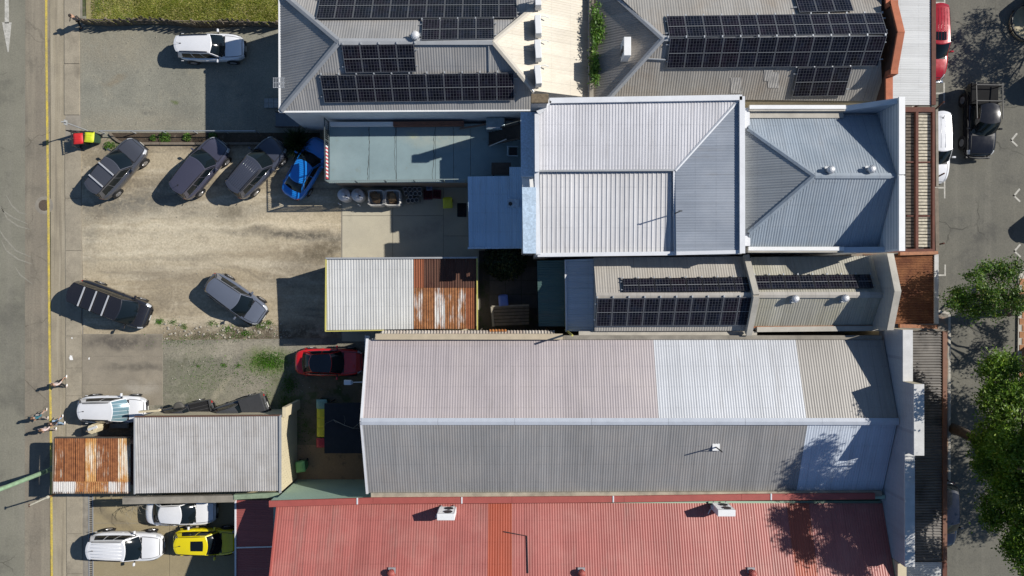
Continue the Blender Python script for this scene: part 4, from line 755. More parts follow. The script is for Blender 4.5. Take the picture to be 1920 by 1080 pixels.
bn = thing('striped_banner', 'red and white striped banner hung on the left terrace railing', 'banner', W(614, 305, tz)); a, b = W(614.6, 274, 3.5), W(615.4, 336, 3.5); mR = mat('banner_red', (.50, .035, .05), .1, 4); 
for i in range(18):
    c_ = a+(b-a)*(i+.5)/18; L = (b-a).length/18; MB().box((c_.x-.03, c_.y, tz+.62), (.03, L*.98, .42)).build('stripe', mR if i % 2 else WHITE, bn)
hd = thing('range_hood', 'dull metal ducted hood against the house wall on the terrace', 'hood', W(929, 235, tz)); MB().box(W(929, 234, tz+.45), (1.15, .75, .8)).build('box', mat('dull_steel', (.30, .38, .42), .3, 4, .4, .4), hd, bevel=.05); MB().bar(W(914, 239, tz+.87), W(944, 239, tz+.87), .06, .04).build('handle', STEEL, hd)
MB().tube([W(914, 232, tz+.6), W(895, 236, tz+.5), W(862, 241, tz+.3)], .06, 8).build('duct', mat('brown_duct', (.16, .10, .07), .3, 3), hd)
cs = thing('chest_box', 'dark storage chest beside the metal hood in the terrace corner', 'chest', W(958, 236, tz)); MB().box(W(960, 237, tz+.35), (.95, .6, .7)).build('body', mat('dark_chest', (.06, .08, .09), .2, 4), cs, bevel=.03); MB().box(W(960, 237, tz+.74), (1.0, .64, .06)).build('lid', mat('dark_chest_lid', (.08, .10, .11), .2, 4), cs)
st = thing('staircase', 'dark timber staircase climbing to the blue-tinted side roof from the terrace', 'stairs', W(945, 258, tz))
for i in range(9): 
    c_ = W(920+i*6.4, 258, tz); MB().box((c_.x, c_.y, tz+.12+i*.2), (.24, 1.0, .05)).build('tread', TIMD, st)
for y in (245, 272): MB().bar(W(917, y, tz+.05), Vector((W(971, y, tz).x, W(971, y, tz).y, tz+1.85)), .05, .2).build('stringer', TIMD, st)
MB().bar(W(918, 274, tz+.9), Vector((W(950, 273, tz).x, W(950, 273, tz).y, tz+1.9)), .05, .05).build('handrail', GREYM, st)
chr_ = thing('metal_chair', 'pale metal framed chair on the shaded terrace', 'chair', W(962, 287, tz)); c_ = W(962, 287, tz)
mc = mat('pale_chair_frame', (.42, .52, .58), .1, 4)
for s in (-1, 1):
    for e in (-1, 1): MB().tube([c_+Vector((s*.27, e*.25, 0)), c_+Vector((s*.24, e*.24, .45))], .018, 6).build('leg', mc, chr_)
    MB().tube([c_+Vector((-.3, s*.29, .65)), c_+Vector((.3, s*.29, .65))], .022, 6).build('armrest', mc, chr_)
    MB().tube([c_+Vector((-.27, s*.29, .45)), c_+Vector((-.38, s*.26, .9))], .02, 6).build('back_post', mc, chr_)
MB().box(c_+Vector((0, 0, .45)), (.5, .5, .04)).build('seat', mat('black_seat', (.02, .02, .022), .2, 4), chr_)
for z in (.62, .76, .9): MB().tube([c_+Vector((-.3-.1*(z-.45), -.27, z)), c_+Vector((-.3-.1*(z-.45), .27, z))], .018, 6).build('back_rail', mc, chr_)
tb = thing('dark_table', 'dark brown outdoor table on the shaded terrace end', 'table', W(940, 320, tz)); c_ = W(940, 320, tz)
MB().box(c_+ZU*.74, (1.2, .75, .05)).build('table_top', TIMD, tb)
for s in (-1, 1):
    for e in (-1, 1): MB().box(c_+Vector((s*.5, e*.3, .36)), (.07, .07, .72)).build('leg', TIMD, tb)
# ---------------------------------------------------------------- things along the terrace front
m_tank = mat('white_poly_tank', (.62, .63, .66), .1, 3, .5)
for x, q in ((649, 'left of two'), (674, 'right of two, beside the bulk bags')):
    t = thing('poly_tank', 'white round poly tank below the terrace, '+q, 'tank', W(x+2, 369), 0, 'poly tanks'); c_ = W(x+2, 369, .05)
    MB().lathe([(.38, 0), (.42, .05), (.42, .95), (.36, 1.08), (.14, 1.16), (.14, 1.2)], c_, 22).build('shell', m_tank, t, True); MB().lathe([(.12, 1.2), (.12, 1.24), (.02, 1.25)], c_, 14).build('lid', m_tank, t)
    MB().tube([c_+Vector((.2, -.1, 1.1)), c_+Vector((.2, -.1, 1.22))], .05, 8).build('port', DARKM, t); MB().tube([c_+Vector((-.36, -.1, .9)), c_+Vector((0, 0, 1.18)), c_+Vector((.34, .05, .95))], .012, 5).build('strap', GALV, t)
for x, y in ((640, 384), (676, 386)):
    t = thing('water_tap', 'short pale tap post beside the white tanks, '+('left one' if x < 660 else 'right one'), 'tap', W(x, y), 0, 'tap posts'); MB().tube([W(x, y, .05), W(x, y, .05)+ZU*.8], .03, 7).build('post', WHITE, t); MB().tube([W(x, y, .05)+ZU*.75, W(x, y, .05)+Vector((.12, -.1, .72))], .02, 6).build('spout', STEEL, t)
m_bag = mat('white_woven_bag', (.62, .61, .58), .15, 5, .9, bump=.2); m_card = mat('cardboard', (.25, .16, .085), .3, 4, .9)
for x, q in ((708, 'left'), (738, 'right')):
    t = thing('bulk_bag', q+' white bulk bag filled with cardboard below the terrace', 'bulk bag', W(x+2, 374), 0, 'bulk bags'); c_ = W(x+2, 374, .05)
    w_ = .52; prof = []
    vs = []; n = 24; hs = [(0, 1.0), (.25, 1.06), (.6, 1.05), (.9, 1.0), (1.0, .96), (.92, .86), (.5, .84)]
    for z, k in hs:
        for i in range(n):
            a = 2*math.pi*i/n; r = w_*k/max(abs(math.cos(a)), abs(math.sin(a)), .78); vs.append(c_+Vector((math.cos(a)*r, math.sin(a)*r, z+.03*math.sin(3*a+x)*(z > .5))))
    fs = [(j*n+i, j*n+(i+1) % n, (j+1)*n+(i+1) % n, (j+1)*n+i) for j in range(len(hs)-1) for i in range(n)]+[tuple(range((len(hs)-1)*n, len(hs)*n))]
    MB().add(vs, fs).build('sack', m_bag, t, True)
    for s in (-1, 1):
        for e in (-1, 1): MB().tube([c_+Vector((s*.46, e*.2, .95)), c_+Vector((s*.5, e*.42, 1.1)), c_+Vector((s*.3, e*.5, .97))], .025, 6).build('loop', m_bag, t)
    for k in range(4):
        o = thing('cardboard_box', ['upper flattened', 'tilted', 'crumpled', 'small'][k]+' cardboard box inside the '+q+' bulk bag', 'cardboard', c_+Vector((0, 0, .6+k*.1)), 0, 'cardboard in the bulk bags')
        rr = Matrix.Rotation(random.uniform(0, 3), 3, 'Z') @ Matrix.Rotation(random.uniform(-.35, .35), 3, 'X') @ Matrix.Rotation(random.uniform(-.3, .3), 3, 'Y'); cc = c_+Vector((random.uniform(-.14, .14), random.uniform(-.14, .14), .62+k*.1))
        MB().box(cc, (.55-.07*k, .36, .16), rot=rr).build('carton', m_card, o); MB().box(cc+rr@Vector((.0, .26-.02*k, .09)), (.5-.07*k, .18, .012), rot=rr@Matrix.Rotation(.4, 3, 'X')).build('flap', m_card, o)
pa = thing('pallet', 'pale timber pallet under the beer kegs', 'pallet', W(776, 366)); m_pal = mat('pale_pallet', (.40, .36, .28), .3, 5)
for i in range(7): MB().box(W(761+i*5, 366, .19), (.14, 1.15, .025)).build('board', m_pal, pa)
for y in (352, 366, 379): MB().box(W(776, y, .11), (1.2, .1, .1)).build('bearer', m_pal, pa)
kg = None; mk_ = simple('keg_steel', (.42, .40, .37), .4, .6)
def keg(c_, root=None):
    t = thing('beer_keg', 'steel beer keg standing with others on the pallet', 'keg', c_, 0, 'beer kegs on the pallet')
    MB().lathe([(.14, 0), (.15, .03), (.135, .06), (.17, .1), (.17, .5), (.135, .55), (.15, .58), (.15, .64), (.125, .645), (.12, .57), (.04, .575)], (0, 0, 0), 16).build('shell', mk_, t, True, local=True); MB().lathe([(.05, .56), (.05, .61), (.03, .62)], (0, 0, 0), 10).build('valve', DARKM, t, local=True)
    MB().lathe([(.118, .576), (.118, .58), (.055, .581)], (0, 0, 0), 14).build('top_recess', DARKM, t, local=True)
    return t
for x, y in ((762, 357), (771, 357), (780, 357), (788.5, 357), (764, 365), (773, 365), (781, 365), (789, 365), (772, 371.5)):
    if kg is None: o = kg = keg(W(x, y, .205))
    else: o = copy_tree(kg); o.location = W(x, y, .205)
    r_ = 'back row' if y == 357 else 'second row' if y == 365 else 'third row'; o['label'] = 'steel beer keg on the pallet, '+r_+', '+('only one' if y > 370 else ['first', 'second', 'third', 'last'][int((x-760)/9.2) if y == 357 else int((x-762)/8.8)])+' from the left' if y < 370 else 'steel beer keg alone in the third row on the pallet'
for x, y, q in ((768, 378.5, 'left'), (775.5, 378, 'middle'), (783, 377, 'right')):
    o = copy_tree(kg); o.location = W(x, y, .205); o['label'] = q+' keg of the front row on the pallet edge'
# crates and bins
def crate(label, c_, s, m):
    t = thing('plastic_crate', label, 'crate', c_, R(random.uniform(-4, 4)), 'plastic crates'); w_, d_, h_ = s
    MB().box((0, 0, .02), (w_, d_, .03)).build('base', m, t, local=True)
    for k in (-1, 1): MB().box((0, k*(d_/2-.015), h_/2), (w_, .03, h_)).build('side', m, t, local=True); MB().box((k*(w_/2-.015), 0, h_/2), (.03, d_-.06, h_)).build('side', m, t, local=True)
    for k in range(3): MB().box((-w_/4+w_/4*k, 0, h_*.5), (.02, d_-.06, h_*.9)).build('divider', m, t, local=True)
    return t
m_cr = mat('dark_red_plastic', (.17, .025, .04), .15, 4, .6)
crate('dark red plastic crate beside the kegs', W(803, 366, .06), (.55, .6, .3), m_cr); crate('dark red plastic crate next to the blue white tub', W(820, 365, .06), (.52, .55, .3), m_cr)
crate('small pale blue tub by the terrace wall', W(806, 354, .06), (.34, .3, .45), mat('pale_blue_plastic', (.38, .45, .62), .1, 4))
m_ybl = mat('bin_yellow', (.62, .58, .03), .1, 4, .45); m_rbl = mat('bin_red', (.58, .03, .03), .1, 4, .45); m_gbl = mat('bin_green_body', (.03, .07, .045), .15, 4, .5); m_gl2 = mat('bin_green_lid', (.10, .30, .12), .15, 4, .5); m_mint = mat('bin_mint_lid', (.20, .36, .30), .15, 4, .5)
def wheelie(label, px, py, rz, lid, body=m_gbl, z=.06, k=1.0):
    t = thing('wheelie_bin', label, 'bin', W(px, py)+ZU*z, R(rz), 'wheelie bins'); t.scale = (k, k, k); w_, d_, h_ = .58, .66, .95
    vs = [(s*w_*.40, e*d_*.36, .06) for s, e in ((-1, -1), (1, -1), (1, 1), (-1, 1))]+[(s*w_/2, e*d_/2, h_) for s, e in ((-1, -1), (1, -1), (1, 1), (-1, 1))]
    MB().add(vs, [(3, 2, 1, 0), (4, 5, 6, 7)]+[(i, (i+1) % 4, 4+(i+1) % 4, 4+i) for i in range(4)]).build('body', body, t, local=True, bevel=.03)
    def ls(u, v): return Vector((u*(w_/2+.02), v*(d_/2+.02), h_+.03+.07*(1-u**4)*(1-v**4)))
    ld = MB().grid(ls, 10, 10, -1, 1, -1, 1); ld.box((0, 0, h_+.015), (w_+.04, d_+.04, .03)); lo = ld.build('lid', lid, t, True, local=True); MB().box((0, -.05, h_+.105), (.3, .04, .02)).build('rib', lid, lo, local=True); MB().box((0, .1, h_+.1), (.36, .03, .02)).build('rib', lid, lo, local=True)
    MB().tube([(-.22, d_/2+.05, h_-.02), (.22, d_/2+.05, h_-.02)], .018, 7).build('handle', body, t, local=True)
    for s in (-1, 1): MB().lathe([(.1, -.025), (.1, .025)], (s*.0, 0, 0), 12, 'y').build('wheel', BLACKR, t, local=True).matrix_local = Matrix.Translation((s*w_*.44, d_*.36, .1)) @ Matrix.Rotation(R(90), 4, 'Z')
    return t
wheelie('red lidded wheelie bin by the road railing', 164.5, 266, 4, m_rbl); wheelie('lime yellow lidded wheelie bin beside the red lidded bin', 185, 263, -4, mat('bin_lime', (.60, .66, .03), .1, 4, .45))
wheelie('yellow wheelie bin standing alone in the shaded concrete yard', 842, 384, 3, m_ybl, m_ybl)
wheelie('mint lidded wheelie bin, top of the row beside the black shelter', 611, 753, 90, m_mint); 
for y, q in ((772, 'first yellow lidded bin below the mint one'), (789, 'middle yellow lidded bin in the back yard row'), (806.5, 'last yellow lidded bin above the red one')): wheelie(q+' by the shelter', 612, y-2, 90, m_ybl)
wheelie('red lidded wheelie bin ending the back yard row', 611, 824, 90, mat('bin_dark_red', (.35, .02, .04), .1, 4, .45)); wheelie('green wheelie bin in the mint wall corner', 572, 868, 8, m_gl2, m_gl2)
wheelie('blue wheelie bin in the dark courtyard behind the timber deck', 944, 563, 5, mat('bin_blue', (.12, .2, .55), .1, 4, .45), mat('bin_blue_body', (.10, .16, .45), .1, 4, .45))
mt = thing('door_mat', 'black rubber mat on the shaded concrete yard', 'mat', W(865, 396)); MB().box(W(866, 394, .05)+ZU*.016, (.6, .92, .03)).build('pad', BLACKR, mt, bevel=.01); 
for i in range(5): MB().box(W(858+i*4, 394, .05)+ZU*.033, (.05, .84, .01)).build('rib', BLACKR, mt)
# timber slatted platform in the dark courtyard
dk = thing('timber_platform', 'old slatted timber table in the dark courtyard', 'platform', W(957, 594))
for i in range(6): MB().bar(W(924, 577+i*6.3, .9), W(992, 574.5+i*6.3, .9), .17, .04).build('slat', TIMBER, dk)
MB().bar(W(922, 575, .92), W(925, 612, .92), .14, .06).build('edge_board', mat('silver_timber', (.32, .29, .23), .3, 4), dk); MB().bar(W(922, 574.5, .92), W(992, 572, .92), .1, .06).build('edge_board', mat('silver_timber', (0, 0, 0)), dk)
for x, y in ((926, 579), (990, 577), (927, 609), (991, 606)): MB().box(W(x, y, .44), (.1, .1, .88)).build('leg', TIMD, dk)
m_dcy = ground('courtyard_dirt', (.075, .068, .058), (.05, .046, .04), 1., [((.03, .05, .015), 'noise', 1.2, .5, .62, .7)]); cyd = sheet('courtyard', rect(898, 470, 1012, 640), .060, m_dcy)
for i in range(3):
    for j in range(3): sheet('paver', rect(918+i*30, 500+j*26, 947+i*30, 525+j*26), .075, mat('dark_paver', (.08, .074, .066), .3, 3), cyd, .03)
# ---------------------------------------------------------------- fences, posts and small things on the left
fn = thing('paling_fence', 'ragged weathered timber paling fence along the grass strip', 'fence', W(345, 50)); f0, f1 = W(160, 46, 0), W(528, 52, 0); d = f1-f0; n = 118; pm_ = None
for z in (.35, .85): MB().bar(f0+ZU*z+Vector((0, .03, 0)), f1+ZU*z+Vector((0, .03, 0)), .05, .09).build('rail', TIMBER, fn)
mp = mat('grey_paling', (.15, .125, .09), .5, 3, .95, bump=.3)
for k in range(3): 
    h_ = .95+.1*k; pm = MB().box((0, 0, h_/2), (.128, .022, h_)).build('paling', mp, fn, local=True)
    for i in range(k, n, 3):
        o = pm if i == k else pm.copy()
        if i != k: C.objects.link(o); o.parent = fn
        c_ = f0+d*(i+.5)/n-fn.location; o.location = c_+Vector((0, -.02-.25*math.sin(i*.11)*.3, 0)); o.rotation_euler = (R(random.uniform(-5, 3)+4*math.sin(i*.13)), R(random.uniform(-4, 4)), R(random.uniform(-4, 4)))
for i in range(8): c_ = f0+d*i/7; MB().box(c_+Vector((0, .08, .5)), (.1, .1, 1.0)).build('post', TIMBER, fn)
bf = thing('road_railing', 'dark metal railing behind the red and yellow bins', 'railing', W(150, 250), 0, 'railings by the road'); p0, p1 = W(143, 251, .03), W(192, 254, .03)
for z in (1.05, .2): MB().bar(p0+ZU*z, p1+ZU*z, .05, .05).build('rail', DARKM, bf)
for i in range(15): c_ = p0+(p1-p0)*i/14; MB().box(c_+ZU*.55, (.05 if i % 7 == 0 else .02,)*2+(1.1,)).build('baluster', DARKM, bf)
p2 = W(154.5, 279, .03)
for z in (1.05, .2): MB().bar(p0+ZU*z+Vector((.3, 0, 0)), p2+ZU*z, .05, .05).build('rail', DARKM, bf)
for i in range(10): c_ = p0+Vector((.3, 0, 0))+(p2-p0-Vector((.3, 0, 0)))*i/9; MB().box(c_+ZU*.55, (.05 if i % 9 == 0 else .022,)*2+(1.1,)).build('baluster', DARKM, bf)
pf = thing('pipe_fence', 'long low pipe rail fence between gravel lot and garden bed', 'fence', W(340, 248)); p0, p1 = W(197, 250, .03), W(486, 250, .03)
MB().tube([p0+ZU*.75, (p0+p1)/2+ZU*.74, p1+ZU*.75], .035, 8).build('rail', GALV, pf)
for i in range(6): c_ = p0+(p1-p0)*i/5; MB().tube([c_, c_+ZU*.75], .035, 8).build('post', GALV, pf)
gd = thing('bed_edging', 'weathered timber sleeper edging the front of the garden bed', 'edging', W(360, 270))
xs_ = [236, 300, 368, 430, 505, 570]
for a, b in zip(xs_[:-1], xs_[1:]): MB().bar(W(a+.5, 269.5, .1), W(b-.5, 269.5, .1), .16, .2).build('sleeper', TIMBER, gd)
for a, b in zip([(206, 250), (213, 258), (222, 265)], [(213, 258), (222, 265), (235, 269.5)]): MB().bar(W(*a, .08), W(*b, .08), .14, .16).build('sleeper', TIMBER, gd)
sp = thing('signpost', 'thin leaning looking steel signpost behind the road railing', 'post', W(164, 245)); b = W(164, 245); MB().tube([b, b+ZU*2.45], .04, 8).build('pole', GALV, sp); MB().box(b+ZU*2.48, (.3, .06, .12)).build('sign_plate', mat('sign_back', (.4, .4, .38), .1, 3), sp); MB().box(b+ZU*2.3, (.05, .32, .3)).build('side_plate', GREYM, sp)
st2 = thing('wall_steps', 'dark timber steps in the shade at the house corner', 'stairs', W(530, 225))
for i in range(8): MB().box(W(520+i*5.5, 224, .3+i*.16), (.2, .95, .05)).build('tread', mat('blue_grey_tread', (.14, .16, .18), .2, 3), st2)
for y in (210, 238): MB().bar(W(517, y, .25), W(562, y, 1.45), .05, .16).build('stringer', TIMD, st2)
bx_ = thing('meter_box', 'grey panel of stacked pavers by the shaded house wall', 'pavers', W(507, 195))
for i in range(3):
    for j in range(2): MB().box(W(500+i*9, 189+j*9, .09), (.3, .3, .12)).build('paver', mat('pale_paver', (.30, .31, .30), .25, 3), bx_)
# octagonal pot, planks and a block wall by the rusty awning
po = thing('masonry_pot', 'cream octagonal masonry pot with a hole beside the rusty awning', 'pot', W(203, 800)); MB().lathe([(.30, 0), (.32, 1.4), (.30, 1.45), (.1, 1.46), (.1, 1.2)], W(196, 797), 8).build('shell', CREAM, po); MB().lathe([(.095, 1.38), (.09, 1.385)], W(196, 797), 10).build('mouth', DARKM, po)
lw = thing('low_block_wall', 'low dark block wall right of the octagonal pot', 'wall', W(225, 800)); 
for j in range(6):
    for i in range(3): MB().box(W(213+i*11, 798, .1+j*.2), (.385, .28, .19)).build('block', mat('grimy_block', (.15, .13, .105), .3, 3), lw)
pk = thing('white_plank', 'white board leaning over the awning edge by the pot', 'plank', W(170, 812)); MB().bar(W(165, 806, 1.6), W(182, 800, 1.75), .16, .05).build('board', WHITE, pk); MB().box(W(176, 804, .8), (.08, .08, 1.6)).build('prop', TIMBER, pk)
# poles by the left road
lp = thing('street_light_pole', 'pale green painted street light pole leaning out of the frame', 'pole', W(101, 878)); b = W(101, 878); m_lp = mat('pale_green_paint', (.24, .36, .22), .3, 4, .7)
MB().tube([b, b+ZU*.5, b+ZU*9], [.17, .15, .10], 14).build('shaft', m_lp, lp, True); MB().lathe([(.26, 0), (.26, .05), (.17, .08)], b, 14).build('base_flange', m_lp, lp); MB().tube([b+ZU*8.9, b+Vector((-1.2, 0, 9.4))], .05, 8).build('arm', m_lp, lp); MB().box(b+Vector((-1.5, 0, 9.4)), (.7, .26, .14)).build('lamp_head', GREYM, lp)
ps_ = thing('parking_signpost', 'white post with rusty foot beside the rusty awning corner', 'post', W(112, 922)); b = W(112, 922); MB().tube([b, b+ZU*1.2], .055, 10).build('foot_sleeve', mat('orange_rust', (.45, .22, .09), .4, 5), ps_); MB().tube([b+ZU*1.0, b+ZU*3.0], .05, 10).build('pole', mat('worn_white_pole', (.5, .48, .40), .3, 5), ps_); MB().lathe([(.09, 1.15), (.11, 1.2), (.09, 1.28)], b, 12).build('collar', mat('worn_white_pole', (0, 0, 0)), ps_); MB().box(b+ZU*2.97, (.06, .2, .06)).build('cap', RUSTB, ps_)
# flood light on a bracket over the back yard
fl = thing('flood_light', 'white flood light on a wall arm above the red car', 'flood light', W(683, 717, 4)); a, b = W(690, 716, 4.2), W(657, 717, 4.2); MB().tube([a, b], .03, 7).build('arm', WHITE, fl); MB().box(b+Vector((-.16, 0, 0)), (.45, .3, .14)).build('lamp_head', WHITE, fl, bevel=.03); MB().box(b+Vector((.1, 0, .06)), (.12, .2, .1)).build('bracket', GALV, fl); MB().box(b+Vector((-.16, 0, -.08)), (.36, .24, .02)).build('lens', simple('lens_glass', (.5, .52, .5), .1), fl)
# street lamp over the median and black hoop on the corner island
sl = thing('banner_pole', 'grey street pole lying across view beneath the leafy tree', 'pole', W(1872, 578)); b = W(1868, 577); MB().tube([b, b+ZU*6.5], [.09, .06], 10).build('shaft', GREYM, sl, True); MB().lathe([(.2, 0), (.2, .04), (.1, .1)], b, 12).build('base_flange', GREYM, sl); MB().box(b+ZU*6.5, (.5, .2, .1)).build('lamp_head', GREYM, sl)
isl = thing('corner_island', 'pale paved kerb island with black hoop at the top right corner', 'traffic island', W(1925, 45)); c_ = W(1925, 45)
MB().lathe([(1.2, 0), (1.2, .12), (1.1, .14), (.05, .14)], c_, 26).build('paving', mat('sandy_paving', (.42, .36, .22), .3, 3), isl)
MB().tube([c_+Vector((math.cos(a)*1.25, math.sin(a)*1.25, .35)) for a in np.linspace(.9, 5.4, 20)], .06, 7).build('hoop', DARKM, isl)
for a in (1.2, 2.4, 3.6, 4.8): MB().tube([c_+Vector((math.cos(a)*1.25, math.sin(a)*1.25, 0)), c_+Vector((math.cos(a)*1.25, math.sin(a)*1.25, .35))], .04, 6).build('post', DARKM, isl)
# ---------------------------------------------------------------- cars
GLASS = simple('car_glass', (.006, .010, .013), .05, 0, 0, .35); TYRE = mat('tyre_rubber', (.014, .014, .015), .2, 8, .85); RIM = simple('alloy_rim', (.45, .45, .46), .3, .8); CHROME = simple('chrome_trim', (.6, .61, .62), .15, .9); HEADL = simple('headlight_lens', (.55, .57, .6), .08, .2, .8); TAILL = simple('taillight_lens', (.35, .008, .01), .12, 0, .6); TRIM = mat('black_trim', (.014, .014, .015), .2, 6, .55); PLATE = simple('number_plate', (.62, .62, .58), .4); SILVER = mat('silver_bar', (.50, .51, .53), .12, 5, .4, .2)
def paint(name, col, metal=.08, rough=.2, coat=1.0):
    if name in _MC: return _MC[name]
    t = NT(name); p = t.pos(True); c = t.mix(t.rng(t.noise(p, 1.7, 5), .35, .7, 0, .5), col, tuple(x*.88+.004 for x in col)); c = t.mix(t.rng(t.noise(p, 14, 5, .7), .5, .85, 0, .05), c, (.28, .24, .19))
    _MC[name] = t.fin(c, t.rng(t.noise(p, 3, 4), .3, .7, rough*.85, rough*1.3), metal, coat); return _MC[name]
SPEC = {  # cowl, roof front, roof rear, rear glass base (share of length from the middle), belt, nose and tail heights (share of H), roof width
 'suv': (.21, .055, -.385, -.475, .60, .56, .60, .75), 'hatch': (.24, .07, -.34, -.462, .60, .52, .60, .72), 'sedan': (.20, .045, -.20, -.375, .62, .50, .64, .70), 'van': (.335, .19, -.455, -.49, .55, .45, .55, .80),
 'ute': (.20, .07, -.14, -.19, .60, .57, .56, .76), 'wagon': (.20, .045, -.40, -.478, .61, .52, .60, .72)}
_WH = {}
def car(name, label, col, px, py, hd, L=4.6, Wd=1.84, Ht=1.66, typ='suv', z0=.03, rails=None, bars=0, roofm=None, sunroof=None, ribs=0, tray=None, plate=True, group='parked cars', rails_m=None, shade=None, bull=False, antenna=False, tilt=0, wheelr=.345, rack=False):
    P = col if not isinstance(col, tuple) else paint(name, col); cw, rfx, rrx, rbx, bz, nz, tz_, rw = SPEC[typ]
    T = thing(name, label, 'car' if typ not in ('ute', 'van') else {'ute': 'pickup', 'van': 'van'}[typ], W(px, py)+ZU*z0, R(hd), group)
    zb, zn, zt = bz*Ht, nz*Ht, tz_*Ht; xc, xf, xr, xb = cw*L, rfx*L, rrx*L, rbx*L; hw = Wd/2
    ex = 7 if typ in ('ute', 'van') else 4.3
    def wid(t): return hw*max(0, 1-abs(2*t)**ex)**(1/ex) if abs(t) < .5 else 0
    def deck(t):
        if t > cw: s = (t-cw)/(.5-cw); return zb-.02-(zb-zn)*.55*s-(zn*.30)*s**5
        if t < rbx: s = (rbx-t)/(.5+rbx+1e-6); return zt-.01-(zt*.18)*s**4
        k = (t-rbx)/(cw-rbx); return zt+(zb-zt)*k-.02
    def sec(t, a, s):                              # a 0 sill .. 7 centre line
        w_, zd = max(wid(t), .02), deck(t); pin = max(0, abs(t)-.44)/.06
        pts = [(.88, .20*Ht), (.97, .23*Ht), (1.0, .36*Ht), (.99, zd-.17), (.955, zd-.055), (.85, zd-.012), (.48, zd+.012), (0, zd+.022)]
        i = min(int(a), 6); f = a-i; y = pts[i][0]+(pts[i+1][0]-pts[i][0])*f; z = pts[i][1]+(pts[i+1][1]-pts[i][1])*f
        if a < 2: z += .05*pin
        return Vector((t*L, s*y*w_, z))
    ts = [-.498, -.494, -.485, -.47, -.45, -.42, -.38, -.32, -.25, -.15, -.05, .05, .15, .22, .28, .34, .39, .43, .455, .473, .486, .494, .498]
    mb = MB(); ring = [(a, 1) for a in (0, 1, 2, 3, 4, 5, 6, 7)]+[(a, -1) for a in (6, 5, 4, 3, 2, 1, 0)]; n = len(ring)
    for t in ts: mb.v += [tuple(sec(t, a, s)) for a, s in ring]
    for j in range(len(ts)-1): mb.f += [(j*n+i, j*n+i+1, (j+1)*n+i+1, (j+1)*n+i) for i in range(n-1)]+[(j*n+n-1, j*n, (j+1)*n, (j+1)*n+n-1)]
    mb.f += [tuple(range(n)), tuple((len(ts)-1)*n+i for i in range(n))[::-1]]
    body = mb.build('body', P, T, True, local=True)
    yb, yr_, zr = hw*.90, hw*rw, Ht
    lerp = lambda a, b, k: a+(b-a)*k
    def fb(u): return Vector((xc+.26*(1-u*u)-.06, u*yb*.96, zb-.03+.02*(1-u*u)))
    def ft(u): return Vector((xf+.15*(1-u*u), u*yr_*.96, zr-.055+.04*(1-u*u)))
    def rt(u): return Vector((xr-.04-.17*(1-u*u)*(u*u < 1), u*yr_*.86, zr-.075+.035*(1-u*u)))
    def rb(u): return Vector((xb-.12*(1-u*u)+.05, u*yb*.88, zt-.02))
    ws = lambda u, v: lerp(fb(u), ft(u), v)+Vector((.02, 0, .03))*math.sin(max(0, min(1, v))*math.pi)*.6
    rf_ = lambda u, v: lerp(ft(u), rt(u), v)+Vector((0, 0, .035))*math.sin(max(0, min(1, v))*math.pi)
    rg = lambda u, v: lerp(rb(u), rt(u), v)+Vector((-.02, 0, .02))*math.sin(max(0, min(1, v))*math.pi)
    def side(s):
        def f(u, v):
            a = lerp(fb(s), rb(s), u); b = lerp(ft(s), rt(s), u)+Vector((0, 0, .035))*math.sin(max(0, min(1, u))*math.pi)
            return lerp(a, b, v)+Vector((0, s*.035, 0))*math.sin(max(0, min(1, v))*math.pi)+Vector((0, s*.03, 0))*math.sin(max(0, min(1, u))*math.pi)*(1-.4*v)
        return f
    cb = MB(); cb.grid(ws, 8, 4, -1, 1); cb.grid(rg, 8, 4, -1, 1)
    for s in (-1, 1): cb.grid(side(s), 10, 4)
    cb.build('cabin', P, T, True, local=True)
    ro = MB().grid(rf_, 10, 10, -1, 1).build('roof', roofm or P, T, True, local=True)
    def gl(f, nm, u0, u1, v0, v1, sg, m=GLASS, off=.008, nu=8, nv=4, par=None): return MB().grid(f, nu, nv, u0, u1, v0, v1, off*sg).build(nm, m, par or T, True, local=True)
    wsO = gl(ws, 'windscreen', -.94, .94, .03, .95, -1 if (ws(.1, .5)-ws(0, .5)).cross(ws(0, .6)-ws(0, .5)).x < 0 else 1, shade or GLASS)
    gl(rg, 'rear_window', -.90, .90, .16 if typ != 'sedan' else .06, .93, -1 if (rg(.1, .5)-rg(0, .5)).cross(rg(0, .6)-rg(0, .5)).x > 0 else 1)
    cuts = {'suv': (.03, .33, .61, .90), 'wagon': (.03, .33, .61, .90), 'hatch': (.03, .40, .86), 'sedan': (.04, .47, .93), 'van': (.03, .27, .60, .93), 'ute': (.05, .52, .95)}[typ]
    for s in (-1, 1):
        f = side(s); sg = 1 if ((f(.51, .5)-f(.49, .5)).cross(f(.5, .51)-f(.5, .49))).y*s > 0 else -1
        for a, b in zip(cuts[:-1], cuts[1:]): gl(f, 'side_window', a+.012, b-.012, .14, .86, sg, nu=4, nv=3)
        # bonnet, lights, mirrors
        hl = MB().grid(lambda u, v: sec(u, v, s), 5, 5, .425, .478, 3.1, 5.0, -.012*s); hl.build('headlight', HEADL, T, True, local=True)
        MB().grid(lambda u, v: sec(u, v, s), 4, 4, -.494, -.455, 2.9, 4.7, -.014*s).build('taillight', TAILL, T, True, local=True)
        mi = MB(); mi.box((xc-.28, s*(hw+.10), zb+.10), (.12, .22, .15)); mi.build('mirror', P, T, local=True, bevel=.04)
        MB().box((xc-.27, s*(hw*.93), zb+.04), (.06, .2, .04)).build('mirror_arm', TRIM, T, local=True)
